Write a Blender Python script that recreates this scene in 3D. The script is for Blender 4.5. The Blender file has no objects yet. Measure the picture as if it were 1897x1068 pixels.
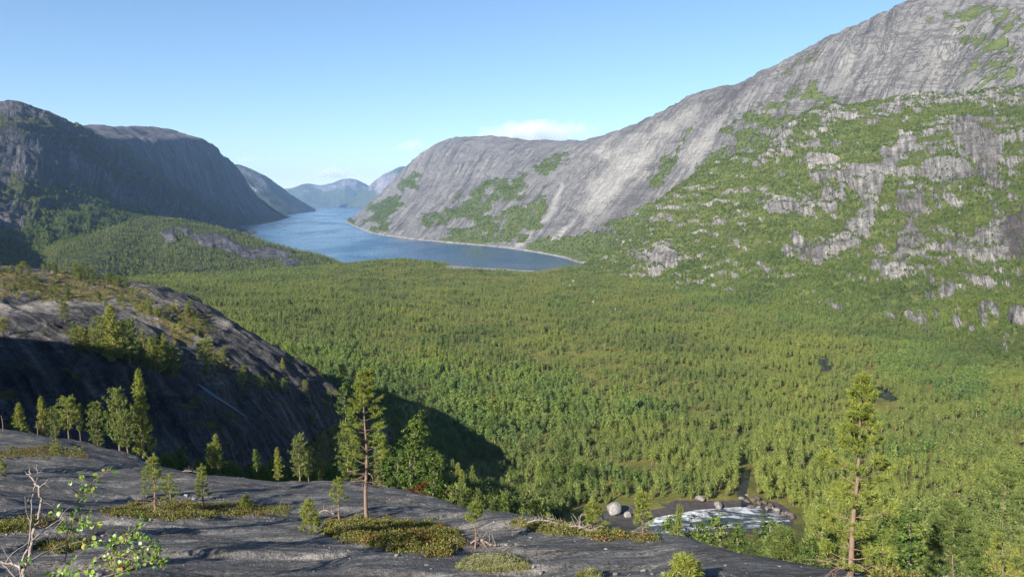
import bpy, math, random
import numpy as np
from mathutils import Vector, Matrix
from mathutils.bvhtree import BVHTree

random.seed(7)
rng = np.random.default_rng(11)
scene = bpy.context.scene
COL = scene.collection

# ------------------------------------------------------------------ camera, sky, sun, exposure
F, CX, CY, YH, CAMZ = 1355.0, 948.5, 534.0, 368.0, 180.0     # focal length and horizon in photograph pixels; fjord level is z = 0
PITCH = math.atan((CY - YH) / F)
cam_d = bpy.data.cameras.new('camera')
cam = bpy.data.objects.new('camera', cam_d)
COL.objects.link(cam)
cam.location = (0, 0, CAMZ)
cam.rotation_euler = (math.pi / 2 - PITCH, 0, 0)
cam_d.sensor_width = 36
cam_d.lens = 36 * F / 1897
cam_d.clip_start = 0.1
cam_d.clip_end = 120000
scene.camera = cam

SUN_AZ, SUN_EL = math.radians(-144), math.radians(29)        # azimuth clockwise from +Y
sun_vec = Vector((math.sin(SUN_AZ) * math.cos(SUN_EL), math.cos(SUN_AZ) * math.cos(SUN_EL), math.sin(SUN_EL)))
world = bpy.data.worlds.new('World')
scene.world = world
world.use_nodes = True
wn = world.node_tree
bg = wn.nodes['Background']
sky = wn.nodes.new('ShaderNodeTexSky')
sky.sky_type = 'NISHITA'
sky.sun_disc = False
sky.sun_elevation = SUN_EL
sky.sun_rotation = SUN_AZ
sky.altitude = 200
sky.air_density = 1.0
sky.dust_density = 0.0
sky.ozone_density = 4.5
bg.inputs['Strength'].default_value = 0.066
wn.links.new(sky.outputs[0], bg.inputs[0])
sl = bpy.data.lights.new('sun', 'SUN')
sl.energy = 5.0
sl.angle = math.radians(0.5)
sl.color = (1.0, 0.93, 0.82)
sun = bpy.data.objects.new('sun', sl)
COL.objects.link(sun)
sun.rotation_euler = sun_vec.to_track_quat('Z', 'Y').to_euler()
scene.view_settings.view_transform = 'Standard'
scene.view_settings.look = 'None'
scene.view_settings.exposure = 1.35
scene.view_settings.gamma = 1.0
scene.view_settings.use_curve_mapping = False
scene.cycles.use_denoising = True
scene.cycles.denoising_prefilter = 'NONE'
scene.cycles.max_bounces = 5
scene.cycles.diffuse_bounces = 2
scene.cycles.glossy_bounces = 2
scene.cycles.transmission_bounces = 2
scene.cycles.volume_bounces = 2
scene.cycles.transparent_max_bounces = 4

# ------------------------------------------------------------------ helpers: photograph geometry
cP, sP = math.cos(PITCH), math.sin(PITCH)

def ray(px, py):
    u, v = (px - CX) / F, (CY - py) / F
    return np.array((u, cP + sP * v, -sP + cP * v))

def P(px, py, d):
    r = ray(px, py)
    return np.array((r[0] * d / r[1], d, CAMZ + r[2] * d / r[1]))

def Wt(px, py, z=0.0):
    r = ray(px, py)
    t = (z - CAMZ) / r[2]
    return np.array((r[0] * t, r[1] * t, z))

def V3(x, y, z):
    return np.array((x, y, z), float)

def project(A):
    x, y, z = A[..., 0], A[..., 1], A[..., 2] - CAMZ
    f = np.maximum(y * cP - z * sP, 1e-3)
    v = y * sP + z * cP
    return CX + F * x / f, CY - F * v / f

# ------------------------------------------------------------------ helpers: noise
_pr = np.random.default_rng(5)
PERM = _pr.permutation(256)
GR = _pr.normal(size=(256, 3))
GR /= np.linalg.norm(GR, axis=1, keepdims=True)

def perlin(p):
    p = np.asarray(p, float)
    i = np.floor(p).astype(np.int64)
    f = p - i
    w = f * f * f * (f * (f * 6 - 15) + 10)
    r = 0.0
    for dx in (0, 1):
        wx = w[..., 0] if dx else 1 - w[..., 0]
        a = PERM[(i[..., 0] + dx) & 255]
        for dy in (0, 1):
            wy = wx * (w[..., 1] if dy else 1 - w[..., 1])
            b = PERM[(a + i[..., 1] + dy) & 255]
            for dz in (0, 1):
                g = GR[PERM[(b + i[..., 2] + dz) & 255]]
                dt = g[..., 0] * (f[..., 0] - dx) + g[..., 1] * (f[..., 1] - dy) + g[..., 2] * (f[..., 2] - dz)
                r = r + wy * (w[..., 2] if dz else 1 - w[..., 2]) * dt
    return r * 1.5

def fbm(p, octv=4, gain=0.5):
    s, a, t = 0.0, 1.0, 0.0
    p = np.asarray(p, float)
    for k in range(octv):
        s = s + a * perlin(p + 17.3 * k)
        t += a
        a *= gain
        p = p * 2.03
    return s / t

def ridged(p, octv=4, gain=0.5):
    s, a, t = 0.0, 1.0, 0.0
    p = np.asarray(p, float)
    for k in range(octv):
        s = s + a * (1 - np.abs(perlin(p + 9.1 * k)) * 2)
        t += a
        a *= gain
        p = p * 2.07
    return s / t

def smooth(a, b, x):
    t = np.clip((x - a) / (b - a), 0, 1)
    return t * t * (3 - 2 * t)

def sdpoly(px, py, poly):
    """signed distance to a polygon, positive inside"""
    poly = np.array(poly, float)
    d = np.full(px.shape, 1e18)
    s = np.ones(px.shape)
    n = len(poly)
    for k in range(n):
        a, b = poly[k], poly[(k - 1) % n]
        ex, ey = b - a
        wx, wy = px - a[0], py - a[1]
        t = np.clip((wx * ex + wy * ey) / (ex * ex + ey * ey + 1e-9), 0, 1)
        d = np.minimum(d, (wx - ex * t) ** 2 + (wy - ey * t) ** 2)
        c1, c2, c3 = py >= a[1], py < b[1], ex * wy > ey * wx
        s = np.where((c1 & c2 & c3) | (~c1 & ~c2 & ~c3), -s, s)
    return -s * np.sqrt(d)

def paint(G, base, polys, seed=0, k=1.0):
    """mask on a surface: polygons found in the photograph, their edges broken by noise that lives on the ground"""
    px, py = project(G)
    dist = np.maximum(G[..., 1], 5)[..., None]
    q = np.stack([px * 0.02, py * 0.035, np.full_like(px, seed * 3.7)], -1)
    nz = fbm(q, 4, 0.6)
    f = np.full(px.shape, float(base)) if np.isscalar(base) else base.copy()
    for val, soft, amp, poly in polys:
        w = smooth(-soft, soft, sdpoly(px, py, poly) + nz * amp * k)
        f = f * (1 - w) + val * w
    return f

# ------------------------------------------------------------------ helpers: meshes
def raw_mesh(name, verts, faces, mats=(), midx=None, smooth_shade=True, uv=None):
    """faces: int array (n,3) or (n,4)"""
    verts = np.ascontiguousarray(verts, np.float32)
    faces = np.asarray(faces, np.int32)
    n, k = faces.shape
    me = bpy.data.meshes.new(name)
    me.vertices.add(len(verts))
    me.vertices.foreach_set('co', verts.ravel())
    me.loops.add(n * k)
    me.loops.foreach_set('vertex_index', faces.ravel())
    me.polygons.add(n)
    me.polygons.foreach_set('loop_start', np.arange(0, n * k, k, dtype=np.int32))
    me.polygons.foreach_set('use_smooth', np.full(n, smooth_shade, dtype=bool))
    for m in mats:
        me.materials.append(m)
    if midx is not None:
        me.polygons.foreach_set('material_index', np.asarray(midx, np.int32))
    me.update(calc_edges=True)
    return me

def add_attr(me, name, arr, typ='FLOAT'):
    a = me.attributes.new(name, typ, 'POINT')
    if typ == 'FLOAT':
        a.data.foreach_set('value', np.ascontiguousarray(arr, np.float32).ravel())
    elif typ == 'INT':
        a.data.foreach_set('value', np.ascontiguousarray(arr, np.int32).ravel())
    else:
        a.data.foreach_set('vector', np.ascontiguousarray(arr, np.float32).ravel())

def obj(name, me, parent=None, loc=None):
    o = bpy.data.objects.new(name, me)
    COL.objects.link(o)
    if parent is not None:
        o.parent = parent
    if loc is not None:
        o.location = loc
    return o

def tag(o, label=None, cat=None, group=None, kind=None):
    if label: o['label'] = label
    if cat: o['category'] = cat
    if group: o['group'] = group
    if kind: o['kind'] = kind
    return o

def empty(name, loc, rz=0.0, s=1.0):
    o = bpy.data.objects.new(name, None)
    o.empty_display_size = 0.3
    o.location = loc
    o.rotation_euler = (0, 0, rz)
    o.scale = (s, s, s)
    COL.objects.link(o)
    return o

def grid_faces(M, N, flip=False):
    i = np.arange(M * N).reshape(M, N)
    a, b, c, d = i[:-1, :-1], i[:-1, 1:], i[1:, 1:], i[1:, :-1]
    q = np.stack([a, b, c, d] if not flip else [a, d, c, b], -1).reshape(-1, 4)
    return q

def normals(G):
    du = np.gradient(G, axis=1)
    dv = np.gradient(G, axis=0)
    n = np.cross(du, dv)
    n /= np.linalg.norm(n, axis=-1, keepdims=True) + 1e-12
    return n

def resample(A, n):
    """Catmull-Rom along axis 0 to n samples"""
    A = np.asarray(A, float)
    m = len(A)
    t = np.linspace(0, m - 1, n)
    i = np.clip(np.floor(t).astype(int), 0, m - 2)
    f = (t - i).reshape((-1,) + (1,) * (A.ndim - 1))
    p0, p1, p2, p3 = A[np.maximum(i - 1, 0)], A[i], A[i + 1], A[np.minimum(i + 2, m - 1)]
    return 0.5 * (2 * p1 + (p2 - p0) * f + (2 * p0 - 5 * p1 + 4 * p2 - p3) * f ** 2 + (3 * p1 - p0 - 3 * p2 + p3) * f ** 3)

def loft(rows, M, N):
    A = np.array(rows, float)
    A = resample(A, M)
    A = resample(A.transpose(1, 0, 2), N).transpose(1, 0, 2)
    return A

def ledges(G, veg, k, blur=9):
    """steep risers stay bare, flatter treads carry the green"""
    n = np.abs(normals(G)[..., 2])
    m = n.copy()
    for ax in (0, 1):
        c = np.cumsum(np.pad(m, [(blur + 1, blur) if a == ax else (0, 0) for a in (0, 1)], mode='edge'), axis=ax)
        m = (np.take(c, range(2 * blur + 1, c.shape[ax]), axis=ax) - np.take(c, range(0, c.shape[ax] - 2 * blur - 1), axis=ax)) / (2 * blur + 1)
    return veg + k * (n - m)

def surf_uv(G):
    w = np.linalg.norm(np.diff(G, axis=1), axis=-1).mean()
    h = np.linalg.norm(np.diff(G, axis=0), axis=-1).mean(axis=1)
    v = np.concatenate([[0], np.cumsum(h)])
    u = np.arange(G.shape[1]) * w
    U, V = np.meshgrid(u, v)
    return np.stack([U, V, np.zeros_like(U)], -1)

def rbf(pts, vals, c=0.06):
    pts, vals = np.asarray(pts, float), np.asarray(vals, float)
    D = np.sqrt(((pts[:, None] - pts[None]) ** 2).sum(-1) + c * c)
    n = len(pts)
    A = np.zeros((n + 3, n + 3))
    A[:n, :n] = D - np.eye(n) * 1e-3
    A[:n, n] = 1
    A[:n, n + 1:] = pts
    A[n:, :n] = A[:n, n:].T
    sol = np.linalg.solve(A, np.concatenate([vals, np.zeros(3)]))
    def f(q):
        r = np.zeros(len(q))
        for k in range(0, len(q), 20000):
            b = q[k:k + 20000]
            D = np.sqrt(((b[:, None] - pts[None]) ** 2).sum(-1) + c * c)
            r[k:k + 20000] = D @ sol[:n] + sol[n] + b @ sol[n + 1:]
        return r
    return f

def polar_field(ctrl, u0, u1, d0, d1, M, N, c=0.06, kd=0.6):
    """height field over (x/y, ln y), through 3-D control points"""
    C = np.array(ctrl)
    q = np.stack([C[:, 0] / C[:, 1], np.log(C[:, 1]) * kd], -1)
    f = rbf(q, C[:, 2], c)
    u = np.linspace(u0, u1, N)
    l = np.linspace(math.log(d0), math.log(d1), M)
    U, Lg = np.meshgrid(u, l)
    z = f(np.stack([U.ravel(), Lg.ravel() * kd], -1)).reshape(M, N)
    y = np.exp(Lg)
    return np.stack([U * y, y, z], -1)

def terrain(name, G, mat, attrs, flip=False, kind='structure'):
    M, N = G.shape[:2]
    nn = normals(G)
    view = np.array((0, 0, CAMZ + 400)) - G
    flip = float((nn * view).sum(-1).mean()) < 0            # outside of the land faces the open valley
    me = raw_mesh(name, G.reshape(-1, 3), grid_faces(M, N, flip), [mat])
    for k, (typ, a) in attrs.items():
        add_attr(me, k, a, typ)
    o = obj(name, me)
    o['kind'] = kind
    return o

def bvh_of(*Gs):
    vs, fs, off = [], [], 0
    for G in Gs:
        M, N = G.shape[:2]
        vs.append(G.reshape(-1, 3))
        fs.append(grid_faces(M, N) + off)
        off += M * N
    return BVHTree.FromPolygons(np.concatenate(vs).tolist(), np.concatenate(fs).tolist())

CAMV = Vector((0, 0, CAMZ))
def hit(bvh, px, py):
    r = Vector(ray(px, py)).normalized()
    h = bvh.ray_cast(CAMV, r, 60000)
    return h[0], h[1]

# ------------------------------------------------------------------ helpers: materials
class NT:
    def __init__(self, name):
        self.m = bpy.data.materials.new(name)
        self.m.use_nodes = True
        self.t = self.m.node_tree
        self.b = self.t.nodes['Principled BSDF']
        self.o = self.t.nodes['Material Output']
    def n(self, typ, **kw):
        x = self.t.nodes.new(typ)
        for k, v in kw.items():
            if hasattr(x, k): setattr(x, k, v)
            else: x.inputs[k].default_value = v
        return x
    def l(self, a, b): self.t.links.new(a, b)
    def attr(self, name, vec=False):
        a = self.n('ShaderNodeAttribute', attribute_name=name)
        return a.outputs['Vector' if vec else 'Fac']
    def pos(self): return self.n('ShaderNodeNewGeometry').outputs['Position']
    def scaled(self, v, s):
        m = self.n('ShaderNodeVectorMath', operation='MULTIPLY')
        self.l(v, m.inputs[0]); m.inputs[1].default_value = s
        return m.outputs[0]
    def noise(self, v, scale=1.0, detail=5, rough=0.6, dist=0.0):
        x = self.n('ShaderNodeTexNoise')
        x.inputs['Scale'].default_value = scale
        x.inputs['Detail'].default_value = detail
        x.inputs['Roughness'].default_value = rough
        x.inputs['Distortion'].default_value = dist
        self.l(v, x.inputs['Vector'])
        return x.outputs['Fac']
    def ramp(self, f, stops, interp='LINEAR'):
        r = self.n('ShaderNodeValToRGB')
        e = r.color_ramp.elements
        r.color_ramp.interpolation = interp
        while len(e) < len(stops): e.new(0.5)
        for k, (p, c) in enumerate(stops):
            e[k].position = p
            e[k].color = (c, c, c, 1) if np.isscalar(c) else (*c, 1)
        self.l(f, r.inputs[0])
        return r.outputs[0]
    def mix(self, f, a, b, blend='MIX'):
        x = self.n('ShaderNodeMix', data_type='RGBA', blend_type=blend)
        if hasattr(f, 'is_linked') or isinstance(f, bpy.types.NodeSocket): self.l(f, x.inputs[0])
        else: x.inputs[0].default_value = f
        for s, v in ((6, a), (7, b)):
            if isinstance(v, bpy.types.NodeSocket): self.l(v, x.inputs[s])
            else: x.inputs[s].default_value = (*v, 1)
        return x.outputs[2]
    def math(self, op, a, b=0.0, clamp=False):
        x = self.n('ShaderNodeMath', operation=op, use_clamp=clamp)
        for s, v in ((0, a), (1, b)):
            if isinstance(v, bpy.types.NodeSocket): self.l(v, x.inputs[s])
            else: x.inputs[s].default_value = v
        return x.outputs[0]
    def bump(self, h, strength, dist, nrm=None):
        b = self.n('ShaderNodeBump')
        b.inputs['Strength'].default_value = strength
        b.inputs['Distance'].default_value = dist
        self.l(h, b.inputs['Height'])
        if nrm is not None: self.l(nrm, b.inputs['Normal'])
        return b.outputs[0]
    def done(self, col=None, rough=0.9, nrm=None, spec=0.2):
        if col is not None:
            if isinstance(col, bpy.types.NodeSocket): self.l(col, self.b.inputs['Base Color'])
            else: self.b.inputs['Base Color'].default_value = (*col, 1)
        if isinstance(rough, bpy.types.NodeSocket): self.l(rough, self.b.inputs['Roughness'])
        else: self.b.inputs['Roughness'].default_value = rough
        self.b.inputs['Specular IOR Level'].default_value = spec
        if nrm is not None: self.l(nrm, self.b.inputs['Normal'])
        return self.m

def rock_land(name, dark, mid, pale, veg_a, veg_b, s_across=25.0, s_along=260.0, patch=120.0, veg_scale=18.0, bump=6.0, fine=7.0):
    """bare streaked bedrock and low green cover, mixed by the surface's 'veg' mask"""
    t = NT(name)
    suv, pos = t.attr('suv', True), t.pos()
    st = t.noise(t.scaled(suv, (1 / s_across, 1 / s_along, 0)), 1.0, 6, 0.62, 0.4)
    pt = t.noise(t.scaled(pos, (1 / patch,) * 3), 1.0, 5, 0.6, 0.3)
    fn = t.noise(t.scaled(pos, (1 / fine,) * 3), 1.0, 4, 0.7)
    sum_ = t.math('ADD', t.math('MULTIPLY', st, 0.62), t.math('ADD', t.math('MULTIPLY', pt, 0.33), t.math('MULTIPLY', t.math('SUBTRACT', fn, 0.5), 0.22)))
    rc = t.ramp(sum_, [(0.35, dark), (0.43, mid), (0.53, tuple(0.65 * a + 0.35 * b for a, b in zip(mid, pale))), (0.61, pale)])
    ck = t.noise(t.scaled(suv, (1 / (s_across * 2.2), 1 / (s_along * 0.35), 0)), 1.0, 6, 0.7, 1.2)
    ckl = t.ramp(t.math('ABSOLUTE', t.math('SUBTRACT', ck, 0.5)), [(0.0, 0.45), (0.022, 0.0)])
    ck2 = t.noise(t.scaled(pos, (0.5 / patch, 0.5 / patch, 3.2 / patch)), 1.0, 7, 0.72, 0.8)
    ckl2 = t.ramp(t.math('ABSOLUTE', t.math('SUBTRACT', ck2, 0.52)), [(0.0, 0.40), (0.014, 0.0)])
    rc = t.mix(t.math('MAXIMUM', ckl, ckl2), rc, tuple(0.45 * c for c in dark))
    blt = t.ramp(t.noise(t.scaled(pos, (2.6 / patch, 2.6 / patch, 5.5 / patch)), 1.0, 7, 0.75), [(0.56, 0.0), (0.66, 0.6)])
    rc = t.mix(blt, rc, tuple(0.8 * c for c in dark))
    dk = t.noise(t.scaled(suv, (1 / (s_across * 0.55), 1 / (s_along * 0.9), 0)), 1.0, 6, 0.68, 0.3)
    dk = t.math('MULTIPLY', t.ramp(dk, [(0.54, 0.0), (0.63, 0.8)]), t.ramp(pt, [(0.38, 0.15), (0.6, 1.0)]))
    rc = t.mix(dk, rc, tuple(0.75 * c for c in dark))
    lt = t.noise(t.scaled(suv, (1.7 / s_across, 1.6 / s_along, 3.0)), 1.0, 6, 0.7, 0.6)
    rc = t.mix(t.ramp(lt, [(0.60, 0.0), (0.70, 0.55)]), rc, pale)
    sc = t.attr('pale')
    rc = t.mix(sc, rc, tuple(min(0.75, c * 1.3) for c in pale))
    wet = t.attr('wet')
    rc = t.mix(wet, rc, t.mix(fn, tuple(c * 0.8 for c in dark), tuple(c * 1.7 for c in dark)))
    vn = t.noise(t.scaled(pos, (1 / veg_scale,) * 3), 1.0, 5, 0.65)
    vc = t.ramp(vn, [(0.3, veg_a), (0.68, veg_b)])
    m = t.attr('veg')
    edge = t.math('ADD', m, t.math('MULTIPLY', t.math('SUBTRACT', t.noise(t.scaled(pos, (1 / (fine * 2.2),) * 3), 1.0, 5, 0.7), 0.5), 0.9))
    mask = t.ramp(edge, [(0.44, 0.0), (0.56, 1.0)])
    col = t.mix(mask, rc, vc)
    h = t.math('ADD', t.math('SUBTRACT', st, t.math('MULTIPLY', t.math('MAXIMUM', ckl, ckl2), 0.35)), t.math('ADD', t.math('MULTIPLY', fn, 0.6), t.math('MULTIPLY', t.math('MULTIPLY', vn, mask), 1.2)))
    return t.done(col, 0.92, t.bump(h, 0.9, bump), 0.15)

def leaf_mat(name, ca, cb, cc=None, rim=0.35, vary=0.35):
    t = NT(name)
    oi = t.n('ShaderNodeObjectInfo')
    gi = t.n('ShaderNodeNewGeometry')
    c = t.mix(oi.outputs['Random'], ca, cb)
    pn = t.noise(t.scaled(oi.outputs['Location'], (0.010, 0.010, 0.010)), 1.0, 3, 0.6)
    c = t.mix(1.0, c, t.ramp(pn, [(0.32, (0.62, 0.70, 0.80)), (0.48, (0.98, 1.0, 0.98)), (0.68, (1.32, 1.22, 0.95))]), 'MULTIPLY')
    if cc is not None:
        c = t.mix(t.ramp(gi.outputs['Random Per Island'], [(0.70, 0.0), (1.0, 0.85)]), c, cc)
    k = t.ramp(gi.outputs['Random Per Island'], [(0.0, 1 - vary), (1.0, 1 + vary)])
    c = t.mix(1.0, c, k, 'MULTIPLY')
    d = t.n('ShaderNodeBsdfDiffuse'); tr = t.n('ShaderNodeBsdfTranslucent'); mx = t.n('ShaderNodeMixShader')
    t.l(c, d.inputs[0]); t.l(c, tr.inputs[0])
    mx.inputs[0].default_value = rim
    t.l(d.outputs[0], mx.inputs[1]); t.l(tr.outputs[0], mx.inputs[2]); t.l(mx.outputs[0], t.o.inputs[0])
    return t.m

def bark_mat(name, ca, cb, sx=30.0, sz=6.0):
    t = NT(name)
    tc = t.n('ShaderNodeTexCoord').outputs['Object']
    n = t.noise(t.scaled(tc, (sx, sx, sz)), 1.0, 5, 0.7)
    return t.done(t.ramp(n, [(0.3, ca), (0.7, cb)]), 0.9, t.bump(n, 0.5, 0.01))

M_PINE = leaf_mat('pine_needles', (0.132, 0.180, 0.046), (0.186, 0.225, 0.064), (0.22, 0.22, 0.08))
M_PINE_NEAR = leaf_mat('pine_needles_near', (0.21, 0.262, 0.050), (0.275, 0.308, 0.070), (0.38, 0.32, 0.10), 0.45)
M_SPRUCE = leaf_mat('young_pine_needles', (0.116, 0.170, 0.046), (0.165, 0.205, 0.060))
M_BIRCH = leaf_mat('birch_leaves', (0.110, 0.175, 0.044), (0.165, 0.220, 0.060), (0.20, 0.24, 0.08))
M_ASPEN = leaf_mat('aspen_leaves', (0.120, 0.180, 0.058), (0.155, 0.210, 0.075))
M_SCRUB = leaf_mat('mountain_scrub_leaves', (0.075, 0.125, 0.030), (0.120, 0.165, 0.042), (0.15, 0.17, 0.05))
M_BIRCH_NEAR = leaf_mat('near_birch_leaves', (0.070, 0.115, 0.026), (0.105, 0.150, 0.036), (0.15, 0.17, 0.05))
M_DRY = leaf_mat('dry_needles', (0.16, 0.055, 0.025), (0.20, 0.075, 0.03))
M_HEATH = leaf_mat('heather', (0.125, 0.135, 0.036), (0.125, 0.135, 0.036), (0.18, 0.15, 0.05), 0.25, 0.65)
M_BARK = bark_mat('pine_bark', (0.10, 0.065, 0.048), (0.26, 0.185, 0.135))
M_BARK_DARK = bark_mat('burnt_bark', (0.05, 0.04, 0.035), (0.15, 0.11, 0.085))
M_BIRCHBARK = bark_mat('birch_bark', (0.14, 0.105, 0.09), (0.37, 0.32, 0.285), 14, 26)
M_TWIG = bark_mat('twig_bark', (0.10, 0.06, 0.05), (0.22, 0.15, 0.12))
M_DEAD = bark_mat('dead_wood', (0.14, 0.115, 0.10), (0.32, 0.28, 0.245))

# ================================================================== THE SETTING: landforms
ML_GREY = rock_land('grey_slab_rock', (0.070, 0.066, 0.070), (0.128, 0.124, 0.124), (0.200, 0.193, 0.182), (0.060, 0.085, 0.024), (0.105, 0.125, 0.038), 46, 700, 210, 22, 10, 11)
ML_WALL = rock_land('valley_side_rock', (0.050, 0.042, 0.043), (0.140, 0.133, 0.128), (0.300, 0.285, 0.258), (0.058, 0.078, 0.020), (0.100, 0.116, 0.031), 9, 90, 60, 14, 3.5, 4)
ML_LEFT = rock_land('left_mountain_rock', (0.026, 0.026, 0.033), (0.060, 0.058, 0.066), (0.17, 0.16, 0.155), (0.024, 0.034, 0.013), (0.070, 0.078, 0.026), 34, 300, 110, 18, 6, 7)  # rock tones darkened and blued to deepen the shade on the left side
ML_FAR = rock_land('far_mountain_rock', (0.09, 0.085, 0.09), (0.16, 0.15, 0.155), (0.26, 0.245, 0.24), (0.035, 0.050, 0.030), (0.060, 0.075, 0.040), 60, 500, 300, 60, 18, 20)
ML_FLOOR = rock_land('valley_ground', (0.042, 0.036, 0.033), (0.12, 0.112, 0.105), (0.27, 0.255, 0.235), (0.065, 0.078, 0.018), (0.17, 0.150, 0.036), 6, 14, 25, 30, 0.8, 2.0)

def steps(G, ampl, wl, n, seed=0.0):
    """broken ledges: the height is terraced by a noisy staircase, pushed out along the normal"""
    q = G / wl + seed
    s = fbm(q, 4, 0.55) * 3.0
    r = s - np.floor(s)
    return ampl * (np.floor(s) + smooth(0.55, 1.0, r)) / 2.0

def terrace(G, period, ampl, warp, wl, seed=0.0):
    """sloping shelves over short steep risers, following wavering bands of height"""
    ph = (G[..., 2] + warp * fbm(G / wl + seed, 4, 0.55)) / period
    r = ph - np.floor(ph)
    k = 0.35 + 0.65 * smooth(-0.15, 0.25, fbm(G / (wl * 0.7) + seed + 5, 3))
    return ampl * k * np.where(r < 0.72, 1 - r / 0.72, (r - 0.72) / 0.28)

# --- right shore: the dome and the great slab face ---------------------------------------------
cols = [
    (Wt(640, 411), P(690, 372, 5900), P(742, 330, 6150)), (Wt(652, 417), P(725, 365, 5500), P(775, 290, 6000)),
    (Wt(690, 432), P(765, 350, 4700), P(820, 263, 5700)), (Wt(740, 440), P(820, 345, 4200), P(880, 259, 5200)),
    (Wt(800, 447), P(890, 345, 3800), P(960, 266, 4500)), (Wt(870, 453), P(960, 345, 3400), P(1060, 266, 3900)),
    (Wt(940, 460), P(1040, 340, 3050), P(1150, 240, 3450)), (Wt(1000, 469), P(1110, 340, 2750), P(1230, 207, 3100)),
    (Wt(1040, 477), P(1160, 335, 2550), P(1290, 175, 2900)), (Wt(1085, 488), P(1220, 320, 2400), P(1345, 165, 2750)),
    (P(1180, 480, 2050), P(1300, 290, 2250), P(1420, 131, 2600)), (P(1280, 430, 2000), P(1400, 240, 2150), P(1510, 84, 2450)),
    (P(1400, 370, 1950), P(1500, 190, 2100), P(1600, 40, 2350)), (P(1550, 300, 1950), P(1650, 100, 2050), P(1700, -5, 2250)),
    (P(1750, 200, 1950), P(1850, 20, 2000), P(1950, -110, 2150)), (P(2000, 120, 1900), P(2120, -60, 1950), P(2250, -190, 2080))]
rows = [[c[0] + V3(-60, -60, -22) for c in cols], [c[0] for c in cols], [c[1] for c in cols], [c[2] for c in cols],
        [c[2] + V3(350, 260, -35) for c in cols], [c[2] + V3(1500, 900, -500) for c in cols]]
G1 = loft(rows, 330, 620)
uv1 = surf_uv(G1)
n1 = normals(G1)
if n1[150, 300, 1] > 0: n1 = -n1
vv = np.linspace(0, 5, 330)[:, None]
amp = smooth(0.95, 1.25, vv) * np.ones((330, 620))
rel = 16 * ridged(uv1 / V3(130, 620, 1), 5, 0.55) + 9 * fbm(uv1 / V3(28, 220, 1), 4, 0.6) + steps(uv1 * V3(1, 0.6, 1), 9, 160, 1) + terrace(G1 + V3(0, 0, 1) * (G1[..., 0] * 0.35)[..., None], 90, 9, 120, 300, 9)
G1 = G1 + n1 * (rel * amp * 0.8 - 8 * amp)[..., None]
veg1 = paint(G1, 0.12, [
    (0.95, 8, 30, [(630, 420), (690, 385), (740, 345), (760, 330), (745, 380), (720, 440), (650, 425)]),
    (0.9, 9, 34, [(760, 420), (830, 375), (900, 345), (960, 320), (1000, 330), (930, 380), (880, 410), (800, 430)]),
    (0.95, 9, 36, [(800, 455), (870, 410), (950, 385), (1010, 345), (1020, 380), (990, 440), (940, 460), (860, 458)]),
    (0.85, 9, 26, [(980, 310), (1010, 300), (1060, 265), (1050, 300), (1000, 330)]),
    (0.9, 9, 26, [(850, 360), (890, 330), (945, 325), (940, 345), (880, 365)]),
    (1.0, 7, 24, [(940, 468), (1000, 440), (1050, 425), (1100, 430), (1180, 400), (1240, 360), (1240, 440), (1090, 500)]),
    (0.9, 6, 22, [(1200, 330), (1230, 300), (1260, 250), (1280, 235), (1270, 265), (1235, 320), (1210, 350)]),
    (0.9, 6, 20, [(1290, 310), (1350, 260), (1400, 215), (1480, 205), (1480, 260), (1400, 270), (1310, 320)]),
    (0.85, 6, 22, [(1335, 240), (1380, 215), (1440, 180), (1490, 135), (1520, 140), (1500, 190), (1400, 235)]),
    (0.6, 12, 40, [(1440, 130), (1510, 90), (1530, 110), (1480, 150)]),
    (0.92, 14, 60, [(1470, 232), (1560, 190), (1700, 170), (1905, 150), (1905, 120), (1760, 130), (1600, 165), (1500, 205)]),
    (0.66, 14, 60, [(1560, 215), (1700, 180), (1900, 150), (1900, 30), (1840, 20), (1780, 90), (1650, 130)]),
    (0.7, 8, 30, [(1690, 45), (1760, 20), (1850, 0), (1900, 10), (1900, 40), (1800, 45)]),
    (0.05, 8, 24, [(1540, 215), (1600, 130), (1720, 90), (1800, 110), (1720, 165)]),
], 1, 1.7)
pal1 = paint(G1, 0.0, [
    (0.9, 5, 16, [(1000, 462), (1030, 430), (1062, 405), (1072, 395), (1068, 412), (1040, 440), (1012, 466)]),
    (0.8, 4, 12, [(945, 462), (985, 430), (1010, 400), (1040, 340), (1045, 345), (1020, 400), (1000, 425), (955, 462)]),
    (0.75, 14, 40, [(1075, 390), (1110, 320), (1180, 275), (1220, 265), (1190, 310), (1130, 370), (1085, 410)]),
    (0.6, 10, 30, [(1100, 280), (1200, 245), (1290, 200), (1290, 215), (1200, 265), (1110, 295)]),
    (0.6, 8, 26, [(1260, 300), (1300, 250), (1340, 205), (1350, 205), (1320, 255), (1280, 310)]),
], 2)
z1 = G1[..., 2]
pal1 = np.maximum(pal1, 0.75 * smooth(5, 2, z1 + 8 * fbm(G1 / 40, 3)) * smooth(-2, 0, z1))
veg1 = np.clip(ledges(G1, veg1, 1.5) - 0.26 + 0.95 * fbm(uv1 / V3(70, 230, 30), 6, 0.68), -0.3, 1.3)
veg1 = np.where(z1 < 4, 0.0, veg1)
wet1 = paint(G1, 0.0, [(0.75, 8, 26, [(1095, 430), (1130, 395), (1200, 330), (1240, 300), (1215, 350), (1160, 410), (1120, 440)])], 3)
terrain('slab_mountain', G1, ML_GREY, {'suv': ('FLOAT_VECTOR', uv1), 'veg': ('FLOAT', veg1), 'pale': ('FLOAT', pal1), 'wet': ('FLOAT', wet1)})

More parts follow.
